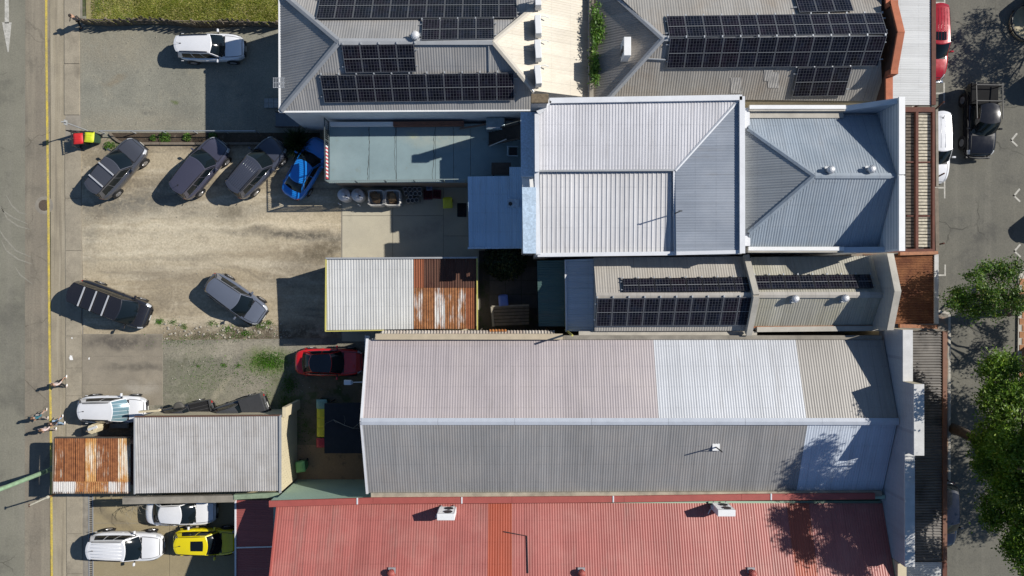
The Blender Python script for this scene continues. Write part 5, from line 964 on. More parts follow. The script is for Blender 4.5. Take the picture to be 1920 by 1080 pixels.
    MB().grid(lambda u, v: sec(u, 7-abs(v)*1.75, 1 if v >= 0 else -1), 10, 12, cw+.035, .465, -1, 1, .012).build('bonnet', P, T, True, local=True); MB().grid(lambda u, v: sec(u, 7-abs(v)*1.86, 1 if v >= 0 else -1), 10, 12, cw+.03, .473, -1, 1, .004).build('bonnet_gap_shade', TRIM, T, True, local=True)  # dark under-sheet paints the shade in the bonnet's shut-line gap
    MB().grid(lambda u, v: sec(u, 7-abs(v)*1.7, 1 if v >= 0 else -1), 3, 12, cw-.005, cw+.032, -1, 1, .014).build('cowl', TRIM, T, True, local=True)
    MB().box((L/2-.035, 0, .36*Ht), (.07, Wd*.52, .17)).build('grille', TRIM, T, local=True, bevel=.02); MB().box((L/2-.03, 0, .24*Ht), (.07, Wd*.6, .12)).build('front_bumper', TRIM, T, local=True, bevel=.02); MB().box((-L/2+.03, 0, .27*Ht), (.07, Wd*.56, .14)).build('rear_bumper', TRIM, T, local=True, bevel=.02)
    MB().box((L/2+.006, 0, .27*Ht), (.012, .36, .11)).build('number_plate', PLATE, T, local=True); MB().box((-L/2-.006, 0, .42*Ht), (.012, .36, .11)).build('number_plate', PLATE, T, local=True)
    for s in (-.4, .25): a = ws(s, .03); b = ws(s+.42, .12); MB().tube([a+Vector((.02, 0, .02)), b+Vector((.02, 0, .03))], .009, 4).build('wiper', TRIM, T, local=True)
    key = (round(wheelr, 3),)
    for wx in (.305*L, -.29*L):
        for s in (-1, 1):
            MB().lathe([(wheelr*1.17, -.03), (wheelr*1.17, .012), (wheelr*1.1, .014)], (wx, s*(hw-.012) if s > 0 else s*(hw-.012), wheelr*.98), 20, 'y').build('wheel_arch', TRIM, T, local=True)
            if key not in _WH:
                w_ = MB().lathe([(wheelr*.62, -.1), (wheelr*.93, -.1), (wheelr, -.07), (wheelr, .07), (wheelr*.93, .1), (wheelr*.64, .105), (wheelr*.6, .09)], (0, 0, 0), 24, 'y'); r_ = MB().lathe([(wheelr*.62, .088), (wheelr*.62, .102), (wheelr*.5, .09), (.07, .1), (.03, .104)], (0, 0, 0), 20, 'y')
                for k in range(5):
                    a = k*1.2566; r_.bar((math.cos(a)*.06, .102, math.sin(a)*.06), (math.cos(a)*wheelr*.58, .104, math.sin(a)*wheelr*.58), .05, .02, Vector((0, 1, 0)))
                wo = w_.build('wheel', TYRE, T, True, local=True); ri = r_.build('rim', RIM, wo, False, local=True); _WH[key] = (wo.data, ri.data)
            else:
                wo = bpy.data.objects.new('wheel', _WH[key][0]); C.objects.link(wo); wo.parent = T; ri = bpy.data.objects.new('rim', _WH[key][1]); C.objects.link(ri); ri.parent = wo
            wo.location = (wx, s*(hw-.07), wheelr); wo.rotation_euler = (0, random.uniform(0, 1), 0) if s > 0 else (0, random.uniform(0, 1), math.pi)
    for s in (-1, 1):
        MB().tube([rf_(s*.985, .01)+ZU*.004, rf_(s*.985, .25)+ZU*.006, rf_(s*.985, .5)+ZU*.006, rf_(s*.985, .75)+ZU*.006, rf_(s*.985, .99)+ZU*.004], .014, 5).build('roof_channel', TRIM, T, True, local=True)
        f = side(s); MB().tube([f(.04, .10)+Vector((0, s*.01, 0)), f(.5, .10)+Vector((0, s*.012, 0)), f(.92, .10)+Vector((0, s*.01, 0))], .011, 5).build('window_trim', CHROME if typ in ('suv', 'sedan') else TRIM, T, True, local=True)
        for u in (cuts[1], cuts[-1]): a = f(u, .02); MB().box((a.x-.06, s*(hw-.002), zb-.16), (.16, .03, .03)).build('door_handle', P, T, local=True)
    if typ in ('suv', 'hatch', 'wagon'): MB().grid(lambda u, v: rt(u)+Vector((.04-.16*v, 0, .012-.03*v)), 8, 2, -.92, .92, 0, 1).build('spoiler', P, T, True, local=True)
    if rails:
        for s in (-1, 1): MB().tube([rf_(s*.9, .06)+ZU*.03, rf_(s*.9, .12)+ZU*.06, rf_(s*.9, .5)+ZU*.065, rf_(s*.9, .88)+ZU*.06, rf_(s*.9, .94)+ZU*.03], .022, 6).build('roof_rail', rails, T, True, local=True)
    for k in range(bars):
        v = .24+.5*k/max(1, bars-1) if bars > 1 else .5; a, b = rf_(-.98, v)+ZU*.11, rf_(.98, v)+ZU*.11
        MB().bar(a, b, .10, .035).build('crossbar', SILVER, T, local=True, bevel=.012)
        for s in (-1, 1): MB().box(rf_(s*.9, v)+ZU*.06, (.09, .07, .10)).build('bar_foot', TRIM, T, local=True)
    for k in range(ribs): u = -.66+1.32*k/(ribs-1); MB().tube([rf_(u, .08)+ZU*.004, rf_(u, .5)+ZU*.004, rf_(u, .92)+ZU*.004], .014, 5).build('roof_rib', roofm or P, T, True, local=True)
    if sunroof: MB().grid(rf_, 4, 4, -.55, .55, sunroof[0], sunroof[1], .006 if (rf_(.1, .5)-rf_(0, .5)).cross(rf_(0, .6)-rf_(0, .5)).z > 0 else -.006).build('sunroof', GLASS, T, True, local=True)
    if antenna: c_ = rf_(.0, .86); MB().tube([c_, c_+Vector((-.16, 0, .22))], .008, 5).build('aerial', TRIM, T, local=True); MB().box(c_+ZU*.015, (.1, .05, .03)).build('aerial_foot', TRIM, T, local=True)
    if tray:
        x0, x1 = -L/2+.06, xb-.03; zz = tray.get('h', 1.0); tm = tray.get('mat', P); th = tray.get('wall', .06)
        for s in (-1, 1): MB().box(((x0+x1)/2, s*(hw-.08), (zt+zz)/2-.1), (x1-x0, .07, zz-zt+.24)).build('tray_side', P, T, local=True, bevel=.02)
        MB().box((x0+.03, 0, (zt+zz)/2-.1), (.07, Wd-.12, zz-zt+.24)).build('tailgate', P, T, local=True, bevel=.02)
        if tray.get('cover'): MB().box(((x0+x1)/2+.01, 0, zz+.04), (x1-x0-.02, Wd-.14, .05)).build('tonneau', tray['cover'], T, local=True, bevel=.02)
        else:
            MB().box(((x0+x1)/2, 0, zt+.025), (x1-x0-.1, Wd-.2, .03)).build('tray_floor', TRIM, T, local=True)
            for k in range(6): MB().box(((x0+x1)/2, -.55+.22*k, zt+.05), (x1-x0-.2, .04, .03)).build('floor_rib', tray.get('floor', mat('worn_tray_rib', (.05, .05, .053), .5, 6)), T, local=True)
        if rack:
            for x in (x0+.25, x1-.1):
                MB().bar((x, -hw+.1, 1.62), (x, hw-.1, 1.62), .05, .05).build('rack_bar', mat('dull_rack', (.09, .088, .085), .2, 5), T, local=True)
                for s in (-1, 1): MB().box((x, s*(hw-.1), 1.3), (.05, .05, .66)).build('rack_post', TRIM, T, local=True)
            for s in (-1, 1): MB().bar((x0+.1, s*(hw-.1), 1.58), (xf-.2, s*(hw-.12), 1.70), .05, .05).build('rack_rail', TRIM, T, local=True)
    if bull: MB().tube([(L/2-.25, -hw*.92, .55), (L/2+.08, -hw*.6, .62), (L/2+.14, 0, .64), (L/2+.08, hw*.6, .62), (L/2-.25, hw*.92, .55)], .055, 7).build('bull_bar', CHROME if bull == 1 else TRIM, T, True, local=True); MB().box((L/2+.05, 0, .5), (.16, Wd*.86, .2)).build('bar_plate', CHROME if bull == 1 else TRIM, T, local=True, bevel=.03)
    return T
wh = (.74, .745, .76)
car('white_suv', 'white wagon parked alone on the upper grey gravel lot', wh, 404, 96, 0, 4.4, 1.80, 1.52, 'wagon', rails=TRIM, antenna=True)
car('charcoal_suv', 'charcoal SUV with two silver roof bars nearest the road', (.060, .064, .078), 232, 320, 49, 4.5, 1.86, 1.68, 'suv', bars=2, rails=None)
car('plum_suv', 'dark plum SUV with bare roof, second in the angled row', (.056, .056, .084), 385, 319, 50, 4.55, 1.86, 1.66, 'suv', antenna=True)
car('black_wagon', 'black SUV with ribbed roof, third in the angled row', (.050, .056, .078), 489, 318, 48, 4.6, 1.88, 1.70, 'suv', ribs=7, rails=TRIM)
car('blue_sedan', 'bright blue sedan tucked against the terrace', (.012, .21, .66), 580, 319, 60, 4.35, 1.78, 1.45, 'sedan', wheelr=.31)
car('black_people_mover', 'black people mover with three silver roof bars by the driveway', (.016, .016, .020), 224, 570, -21, 5.0, 1.90, 1.86, 'van', bars=3, sunroof=None)
car('grey_hatchback', 'dark grey hatchback on the bare dirt in the middle lot', (.12, .137, .178), 450, 560, -35, 4.35, 1.80, 1.52, 'hatch')
car('red_hatchback', 'red car with black roof half in shade beside the long warehouse', (.56, .010, .012), 622, 677, 0, 4.45, 1.82, 1.46, 'sedan', roofm=paint('gloss_black_roof', (.010, .011, .014)))
t = NT('sunshade_behind_glass'); p = t.pos(True); sp_ = t.n('SeparateXYZ'); t.l(p, sp_.inputs[0]); f = t.math('FRACT', t.math('MULTIPLY', sp_.outputs[1], 4.2)); SHADE = t.fin(t.mix(t.math('GREATER_THAN', f, .86), (.15, .25, .29), (.50, .56, .58)), .1, .2, .6)
car('white_hatchback', 'white hatchback with a silver blue sunshade in its windscreen', wh, 222, 764, 0, 4.45, 1.82, 1.55, 'hatch', shade=SHADE, antenna=True, rails=TRIM)
car('white_sedan', 'white sedan partly hidden below the grey shed roof', wh, 349, 953, 0, 4.6, 1.78, 1.47, 'sedan')
car('white_station_suv', 'white SUV nearest the road in the lower lot', wh, 249, 1016, -1, 4.75, 1.88, 1.72, 'suv', rails=TRIM, ribs=5, antenna=True)
car('yellow_hatchback', 'bright yellow hatchback with sunroof in the lower lot', (.78, .64, .004), 394, 1009, 0, 4.2, 1.76, 1.48, 'hatch', sunroof=(.12, .52), antenna=True)
car('red_wagon', 'red wagon with ribbed roof parked under the white awning edge', (.36, .006, .012), 1736, 88, -90, 4.9, 1.84, 1.72, 'wagon', ribs=5, bull=1, z0=0, sunroof=(.08, .3), group='cars parked along the street')
car('black_pickup', 'black pickup with tray rack in the traffic lane', paint('black_pickup_paint', (.008, .008, .010), 0, .12, .25), 1824, 230, -91, 4.75, 1.90, 1.78, 'ute', tray=dict(h=1.12, cover=mat('ribbed_black_cover', (.012, .012, .013), .3, 5, .85, spec=.15)), rack=True, bull=2, z0=0, wheelr=.39)
car('white_van', 'white wagon parked below the red wagon beside the slatted awning', wh, 1739, 282, -90, 4.75, 1.86, 1.74, 'wagon', ribs=4, z0=0, group='cars parked along the street', antenna=True)
car('dark_blue_car', 'dark blue car in deep tree shade by the lower awning', (.008, .010, .018), 1757, 958, -91, 4.4, 1.80, 1.5, 'hatch', z0=0, group='cars parked along the street')
car('dark_open_ute', 'dark ute with side tyre half hidden behind the grey shed', (.04, .041, .044), 345, 783, 193, 4.9, 1.86, 1.75, 'ute', tray=dict(h=1.1))
car('covered_ute', 'dark grey ute with flat tonneau cover behind the grey shed', (.06, .062, .066), 442, 778, 199, 5.1, 1.90, 1.75, 'ute', tray=dict(h=1.25, cover=mat('tonneau_vinyl', (.045, .047, .052), .15, 4, .85, spec=.15)), wheelr=.37)
for k, (x, y, a, c_) in enumerate([(1990, 138, 35, (.3, .3, .31)), (1996, 396, 35, (.05, .06, .08)), (1975, -8, 35, (.4, .4, .4)), (1990, 640, 35, (.2, .02, .02))]):
    car('kerbside_car', ['silver car beyond the right edge casting shade past the black pickup', 'dark car beyond the right edge casting shade by the L marks', 'grey car beyond the top right corner', 'maroon car beyond the right edge below the leafy tree'][k], paint('kerb_paint_%d' % k, c_), x, y, a, 4.6, 1.84, 1.6 if k < 2 else 1.5, 'suv', z0=0, group='cars beyond the right edge')
# loose wheels beside the utes behind the shed
for x, y, q, tl in ((389, 768, 'leaning upright between the two dark utes', 70), (349, 759, 'lying on the tray edge of the dark ute', 0)):
    t = thing('spare_wheel', 'worn spare wheel '+q, 'wheel', W(x, y)+ZU*(.35 if tl else 1.02), 0, 'spare wheels'); o = MB().lathe([(.2, -.1), (.33, -.1), (.36, -.06), (.36, .06), (.33, .1), (.2, .1)], (0, 0, 0), 22, 'y').build('tyre', mat('dusty_tyre', (.085, .08, .07), .2, 6), t, True, local=True); o2 = MB().lathe([(.2, -.06), (.2, .06), (.05, .05)], (0, 0, 0), 18, 'y').build('rim', mat('steel_rim', (.10, .10, .10), .2, 4), t, local=True)
    t.rotation_euler = (R(90), 0, 0) if not tl else (R(20), 0, R(90))
# ---------------------------------------------------------------- trees, plants, grass
def leafmat(name, c1, c2, c3):
    t = NT(name); r = t.n('NewGeometry').outputs['Random Per Island']; p = t.pos()
    c = t.mix(t.rng(r, 0, 1), c1, c2); c = t.mix(t.rng(r, .86, .97), c, c3); c = t.mul(c, t.rng(t.noise(p, .9, 3), .3, .7, .65, 1.35))
    t.fin(c, .5, spec=.35); tr = t.n('BsdfTranslucent'); t.l(t.mix(1., c, (1.3, 1.5, .5), 'MULTIPLY'), tr.inputs[0]); mx = t.n('MixShader'); mx.inputs[0].default_value = .28
    out = t.t.nodes['Material Output']; t.l(t.b.outputs[0], mx.inputs[1]); t.l(tr.outputs[0], mx.inputs[2]); t.l(mx.outputs[0], out.inputs[0]); return t.m
def np_mesh(name, V, nper, m, parent=None, shade=False):
    n = len(V)//nper; me = bpy.data.meshes.new(name); off = np.array(root_of(parent).location) if parent else np.zeros(3)
    V = V-off; me.vertices.add(len(V)); me.vertices.foreach_set('co', V.astype(np.float32).ravel()); me.loops.add(len(V)); me.loops.foreach_set('vertex_index', np.arange(len(V), dtype=np.int32))
    me.polygons.add(n); me.polygons.foreach_set('loop_start', np.arange(0, len(V), nper, dtype=np.int32)); me.polygons.foreach_set('loop_total', np.full(n, nper, dtype=np.int32)); me.update(calc_edges=True); me.validate()
    me.materials.append(m); o = bpy.data.objects.new(name, me); C.objects.link(o); o.parent = parent; return o
def leaves(cents, size, up=.5):
    """one pointed four-sided leaf at each centre"""
    n = len(cents); nr = RNG.normal(size=(n, 3)); nr[:, 2] = np.abs(nr[:, 2])+up; nr /= np.linalg.norm(nr, axis=1)[:, None]
    a = np.cross(nr, RNG.normal(size=(n, 3))); a /= np.linalg.norm(a, axis=1)[:, None]; b = np.cross(nr, a); s = (size*(.6+.8*RNG.random(n)))[:, None]
    return np.stack([cents-a*s*.5, cents+b*s*.24-nr*s*.04, cents+a*s*.5, cents-b*s*.24-nr*s*.04], 1).reshape(-1, 3)
BARK = mat('bark', (.14, .105, .075), .4, 4, .95, bump=.6, bscale=12)
def limb(mb, p, q, r0, r1, bend=.25, n=5):
    p, q = Vector(p), Vector(q); L = (q-p).length; o = Vector((random.uniform(-1, 1), random.uniform(-1, 1), random.uniform(-.2, .6)))*bend*L*.35; P = []
    for i in range(n+1): k = i/n; P.append(p.lerp(q, k)+o*math.sin(k*math.pi)+Vector((random.uniform(-1, 1), random.uniform(-1, 1), 0))*.04*L*(0 < i < n))
    mb.tube(P, [r0+(r1-r0)*i/n for i in range(n+1)], 7); return P
def tree(name, label, base, fork, blobs, dens, lsize, lm, r0=.22, group='street trees', clr=.5, twigs=5, fill=26):
    t = thing(name, label, 'tree', base, 0, group); base, fork = Vector(base), Vector(fork); tb = MB(); limb(tb, base, fork, r0*1.25, r0*.8, .2, 6); tb.build('trunk', BARK, t, True); cents = []; lb = MB()
    for (c_, r_) in blobs:
        c_ = Vector(c_); P = limb(lb, fork, c_, r0*.5, .035, .3, 7); vol = r_[0]*r_[1]*r_[2]; nc = max(10, int(fill*vol**.66))
        for k in range(nc):
            d = RNG.normal(size=3); d /= np.linalg.norm(d); rr = RNG.random()**.33; cc = np.array(c_)+d*np.array(r_)*rr*.95
            if k % twigs == 0: limb(lb, P[random.choice((3, 4, 5, 6))], Vector(cc), .035, .01, .3, 3)
            nl = int(dens*(.5+RNG.random())); cr = clr*(.6+.8*RNG.random()); g = RNG.normal(size=(nl, 3))*np.array([cr, cr, cr*.55])*.5; cents.append(cc+g)
    lb.build('limbs', BARK, t, True); o = np_mesh('crown', leaves(np.concatenate(cents), lsize), 4, lm, t); return t
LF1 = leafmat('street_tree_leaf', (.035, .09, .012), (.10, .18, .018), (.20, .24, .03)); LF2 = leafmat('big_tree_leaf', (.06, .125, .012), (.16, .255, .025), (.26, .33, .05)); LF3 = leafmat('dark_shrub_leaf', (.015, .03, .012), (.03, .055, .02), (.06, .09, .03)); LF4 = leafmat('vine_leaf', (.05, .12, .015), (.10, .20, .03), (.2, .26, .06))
LFG = leafmat('grass_blade', (.14, .19, .02), (.29, .29, .05), (.48, .40, .14)); LFW = leafmat('weed_leaf', (.05, .14, .012), (.09, .22, .02), (.14, .26, .03))
tree('street_tree', 'leafy street tree with bright orange tipped crown over the rusty awning', W(1902, 582), W(1886, 575, 3.2), [(W(1850, 515, 5.6), (1.6, .8, .7)), (W(1825, 560, 5.2), (1.5, .95, .8)), (W(1880, 552, 6.0), (1.5, .95, .7)), (W(1893, 500, 6.0), (1.1, .6, .6)), (W(1800, 558, 4.9), (.9, .75, .6)), (W(1845, 585, 5.0), (1.2, .5, .6)), (W(1925, 560, 6.2), (1.4, 1.1, .8)), ((36.2, -.6, 5.2), (.9, .9, .6)), ((37.5, 1.0, 5.2), (1., 1., .6)), ((36.8, -2.6, 4.6), (.7, .7, .5)), ((38.6, -1.2, 5.2), (1., 1., .6)), ((35.4, -3.6, 4.4), (.7, .6, .4)), ((37.8, -3.8, 4.8), (.8, .8, .5))], 70, .14, LF1, .2, clr=.40, twigs=4)
tree('shade_tree', 'biggest spreading green tree filling the lower right corner', (29.5, -9.4, 0), (29.9, -9.5, 4.6), [((27.8, -6.4, 7.6), (1.4, 1.5, 1.2)), ((29.8, -5.2, 8.2), (1.6, 1.3, 1.1)), ((27.3, -8.6, 9.0), (1.3, 1.3, 1.1)), ((29.6, -8.6, 10.6), (2.2, 1.9, 1.5)), ((27.6, -11.2, 8.6), (1.2, 1.3, 1.1)), ((29.8, -12.2, 9.4), (1.9, 1.8, 1.4)), ((32.4, -10.5, 10.2), (2.2, 2.5, 1.6)), ((28.8, -14.4, 7.6), (1.2, 1.0, .9)), ((27.2, -9.8, 7.0), (.9, 1.0, .8)), ((32.6, -6.5, 9), (2, 2, 1.4)), ((28.0, -4.6, 6.8), (1.1, .8, .7)), ((31, -8, 7.4), (1.8, 2.2, .9)), ((30.6, -11, 7.2), (1.8, 2., .9)), ((27.8, -12.6, 7.0), (1.0, 1.2, .8)), ((29.2, -15.2, 8.4), (1.4, 1.2, .9)), ((28.3, -13.6, 9.0), (1.3, 1.3, 1.)), ((31.5, -15, 9), (1.8, 1.6, 1.2)), ((27.6, -8.8, 6.4), (.9, 1.0, .7)), ((29, -10.6, 6.6), (1.4, 1.2, .8)), ((26.6, -7.6, 13.2), (.9, 1.5, .7)), ((26.9, -10.6, 13.6), (1.1, .8, .7)), ((27.6, -13.2, 12.8), (1.1, 1.0, .7)), ((29.5, -9.6, 13.6), (1.8, 2.0, .9)), ((26.6, -5.3, 11.4), (.5, .7, .4)), ((26.2, -12.2, 13.4), (1.0, .9, .6)), ((28.4, -13.4, 13.2), (1.1, 1., .7)), ((27.4, -11.6, 12.2), (.9, .8, .6)), ((26.2, -9.0, 12.6), (.8, .8, .6))], 70, .16, LF2, .3, clr=.48, fill=62, twigs=5)
tree('corner_tree', 'street tree beyond the top right corner casting dappled shade', (39.2, 18.6, 0), (38.8, 18.4, 2.8), [((36.9, 17.4, 5.0), (1.5, 1.3, .9)), ((38.4, 16.5, 5.4), (1.5, 1.3, 1.)), ((37.6, 19.2, 5.2), (1.4, 1.2, .9)), ((40.0, 18.2, 5.6), (1.5, 1.4, 1.)), ((36.6, 15.6, 4.6), (1.0, .9, .7)), ((39.0, 15.2, 5.0), (1.0, .9, .7))], 46, .15, LF1, .16, clr=.42)
tree('median_tree', 'tall median tree beyond the right edge shading the lower street', (38.8, -8.6, 0), (38.6, -8.6, 3.6), [((36.6, -5.4, 6.2), (1.4, 1.3, .9)), ((38.6, -6.6, 7.0), (1.8, 1.5, 1.)), ((36.8, -9.4, 6.8), (1.6, 1.5, 1.)), ((39.4, -10.6, 7.4), (1.9, 1.7, 1.)), ((36.6, -12.7, 6.2), (1.6, 1.5, 1.)), ((39.6, -13.2, 7.0), (1.6, 1.4, .9)), ((41., -8.2, 7), (1.5, 1.5, .9)), ((35.6, -7.4, 5.2), (.8, .9, .6)), ((35.8, -11.2, 5.4), (.8, .9, .6))], 46, .17, LF2, .22, clr=.44, fill=30)
def shrub(name, label, px, py, z, r, h, n, size, lm, cat='shrub', spiky=False, group=None):
    c_ = W(px, py)+ZU*z; t = thing(name, label, cat, c_, 0, group); d = RNG.normal(size=(n, 3)); d /= np.linalg.norm(d, axis=1)[:, None]; d[:, 2] = np.abs(d[:, 2]); lb = MB()
    for k in range(7): a = k*.9; limb(lb, c_, c_+Vector((math.cos(a)*r*.5, math.sin(a)*r*.5, h*.6)), .025, .008, .3, 3)
    lb.build('stems', BARK, t)
    if spiky:
        base = np.array(c_)+np.array([0, 0, h*.35])+RNG.normal(size=(n, 3))*r*.12; tip = base+d*np.array([r, r, h*.7])*(.6+.5*RNG.random((n, 1))); sd = np.cross(d, RNG.normal(size=(n, 3))); sd /= np.linalg.norm(sd, axis=1)[:, None]
        V = np.stack([base-sd*.012, (base+tip)/2-sd*.03, tip, (base+tip)/2+sd*.03], 1).reshape(-1, 3); np_mesh('leaves', V, 4, lm, t)
    else: np_mesh('leaves', leaves(np.array(c_)+d*np.array([r, r, h])*(RNG.random((n, 1))**.4), size), 4, lm, t)
    return t
shrub('spiky_bush', 'dark spiky bush behind the blue sedan in the house shade', 563, 272, .05, 1.1, 1.5, 900, .2, LF3, 'bush', True)
for x, y, r_, n, q in ((310, 258, .42, 420, 'widest low plant in the garden bed'), (352, 258, .3, 260, 'middle low plant in the garden bed'), (400, 256, .3, 320, 'bright upright plant at the shaded end of the bed'), (289, 259, .22, 160, 'small leftmost plant in the garden bed'), (204, 274, .3, 180, 'straggly weed beside the yellow lidded bin')): shrub('garden_plant', q, x, y, .04, r_, .26, n, .10, LF4, 'plant', group='garden bed plants')
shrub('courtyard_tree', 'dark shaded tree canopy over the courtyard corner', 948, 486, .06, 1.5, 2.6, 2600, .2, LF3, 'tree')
# vine on the wall between the roofs
vn = thing('climbing_vine', 'green creeper growing over the wall between cream and taupe roofs', 'vine', W(1115, 70, 5.2)); cs_ = []
for k in range(60):
    py = RNG.random()**.8*160-10; w_ = 9 if py < 90 else 5; cs_.append(np.array(W(1112+RNG.random()*w_, py, 5.5+RNG.random()*.35))+RNG.normal(size=(26, 3))*np.array([.12, .2, .1]))
for k in range(30): py = 35+RNG.random()*50; cs_.append(np.array(W(1118+RNG.random()*9, py, 5.55+RNG.random()*.3))+RNG.normal(size=(26, 3))*np.array([.14, .16, .1]))
np_mesh('leaves', leaves(np.concatenate(cs_), .15), 4, LF4, vn); mb = MB(); limb(mb, W(1111, 150, 5.5), W(1113, -10, 5.5), .03, .015, .05, 9); mb.build('stems', BARK, vn)
def grass(name, label, cents, h, m=LFG, w=.02, cat='grass'):
    n = len(cents); a = RNG.random(n)*6.283; sd = np.stack([np.cos(a), np.sin(a), np.zeros(n)], 1)*w*(.6+.8*RNG.random((n, 1))); tip = cents+np.stack([RNG.normal(size=n)*.5, RNG.normal(size=n)*.5, np.ones(n)], 1)*h*(.4+.8*RNG.random((n, 1)))
    o = np_mesh(name, np.stack([cents-sd, cents+sd, tip], 1).reshape(-1, 3), 3, m); return tag(o, label, cat, None, 'stuff')
def scat(poly, n):                                  # poly: px box list (x0,y0,x1,y1,density share)
    out = []; tot = sum(b[4] for b in poly)
    for x0, y0, x1, y1, d in poly:
        k = int(n*d/tot); px = x0+(x1-x0)*RNG.random(k); py = y0+(y1-y0)*RNG.random(k); out.append(np.stack([(px-960)/S, (540-py)/S, np.full(k, .03)], 1))
    return np.concatenate(out)
m_tur = ground('turf_soil', (.21, .22, .05), (.31, .275, .11), .8, [((.30, .25, .13), 'blob', 445, 22, 40, 10, 0, .6, .7), ((.26, .21, .13), 'blob', 175, 8, 30, 30, 0, .5, .8), ((.07, .12, .015), 'noise', .7, .5, .62, .8), ((.34, .28, .15), 'noise', .9, .56, .66, .8)], fine=.4)
sheet('grass_strip', [(153, -200), (580, -200), (580, 50), (163, 46)], .028, m_tur)
grass('lawn_grass', 'uneven green and straw grass strip behind the paling fence', scat([(172, -40, 528, 48, 3), (250, 0, 528, 45, 1)], 30000), .09)
def tufts(lst):
    out = []
    for x, y, rx, ry, n in lst: out.append(np.stack([(x-960)/S+RNG.normal(size=n)*rx/S*.5, (540-y)/S-RNG.normal(size=n)*ry/S*.5, np.full(n, .03)], 1))
    return np.concatenate(out)
grass('weed_tufts', 'bright green weed tufts along the middle lot edge', tufts([(505, 677, 34, 17, 2600), (300, 603, 9, 6, 240), (325, 604, 8, 5, 120), (345, 612, 6, 6, 140), (400, 606, 12, 6, 160), (428, 616, 14, 7, 240), (460, 625, 12, 7, 260), (490, 610, 12, 6, 260), (505, 605, 9, 5, 160), (420, 685, 5, 4, 90), (447, 686, 5, 4, 70), (372, 685, 5, 4, 50), (545, 720, 16, 20, 900), (535, 760, 14, 30, 900), (560, 800, 24, 50, 900), (495, 745, 14, 14, 300), (212, 272, 12, 10, 260), (395, 700, 60, 40, 500), (340, 640, 60, 12, 260), (470, 700, 60, 30, 500), (430, 630, 80, 10, 400)]), .075, LFW, .022, 'weeds')
# stones along the lot edge
m_st = mat('pale_stone', (.38, .35, .29), .3, 4, .95, bump=.3); sb = MB()
for k in range(760):
    if k < 160: x = random.uniform(300, 545); y = 620+random.gauss(0, 8); r_ = random.choice((.03, .04, .05, .09))
    else: x = random.uniform(158, 640); y = random.choice((random.uniform(285, 620), random.uniform(60, 240), random.uniform(640, 735))); r_ = random.choice((.015, .02, .03, .04))
    c_ = W(x, y, .03)
    vs = [c_+Vector((math.cos(a)*r_*random.uniform(.7, 1.2), math.sin(a)*r_*random.uniform(.6, 1.1), 0)) for a in np.arange(0, 6.2, 1.05)]; tp = [c_+(v-c_)*.6+ZU*r_*random.uniform(.5, .9) for v in vs]; sb.add(vs+tp, [tuple(range(6, 12))]+[(i, (i+1) % 6, 6+(i+1) % 6, 6+i) for i in range(6)])
tag(sb.build('loose_stones', m_st), 'loose pale stones along the dirt lot edge', 'stones', None, 'stuff')
# fallen branches
def branch(label, pts, z, r, nb):
    t = thing('fallen_branch', label, 'branch', W(*pts[0], z)); mb = MB(); P = [W(x, y, z) for x, y in pts]; mb.tube(P, [r*(1-.7*i/(len(P)-1)) for i in range(len(P))], 5); mb.build('stem', mat('pale_branch', (.33, .29, .22), .3, 5), t); mb = MB()
    for k in range(nb):
        p_ = P[random.randrange(len(P))]; a = random.uniform(0, 6.28); L = random.uniform(.5, 1.2); mb.tube([p_, p_+Vector((math.cos(a)*L*.5, math.sin(a)*L*.5, .08)), p_+Vector((math.cos(a+.3)*L, math.sin(a+.3)*L, .05))], [r*.4, r*.3, r*.12], 4)
    mb.build('twigs', mat('pale_branch', (0, 0, 0)), t)['kind'] = 'stuff'
branch('bare fallen branch lying on the black shelter roof', [(625, 787), (645, 797), (662, 803), (670, 796), (680, 788)], 2.35, .025, 5); branch('dry twiggy branch hanging past the shed beam by the white sedan', [(262, 944), (240, 943), (222, 941), (208, 938)], 1.6, .03, 12); branch('dry twigs drooping at the shed beam corner', [(276, 945), (250, 952), (236, 962)], 1.4, .025, 10)
# ---------------------------------------------------------------- people
SKIN = mat('skin', (.42, .25, .17), .1, 5, .6); HAIR = {'dark': mat('dark_hair', (.02, .014, .01), .2, 8, .6), 'brown': mat('brown_hair', (.10, .055, .03), .2, 8, .6)}
def skin_obj(name, verts, edges, rad, m, parent, root=0, sub=1):
    me = bpy.data.meshes.new(name); me.from_pydata([tuple(v) for v in verts], edges, []); me.materials.append(m); o = bpy.data.objects.new(name, me); C.objects.link(o); o.parent = parent
    bm = bmesh.new(); bm.from_mesh(me); lay = bm.verts.layers.skin.verify(); bm.verts.ensure_lookup_table()
    for v, r in zip(bm.verts, rad): v[lay].radius = (r, r) if not isinstance(r, tuple) else r; v[lay].use_root = (v.index == root)
    bm.to_mesh(me); bm.free(); s = o.modifiers.new('skin', 'SKIN'); s.use_smooth_shade = True
    b = o.modifiers.new('sub', 'SUBSURF'); b.levels = b.render_levels = sub; return o
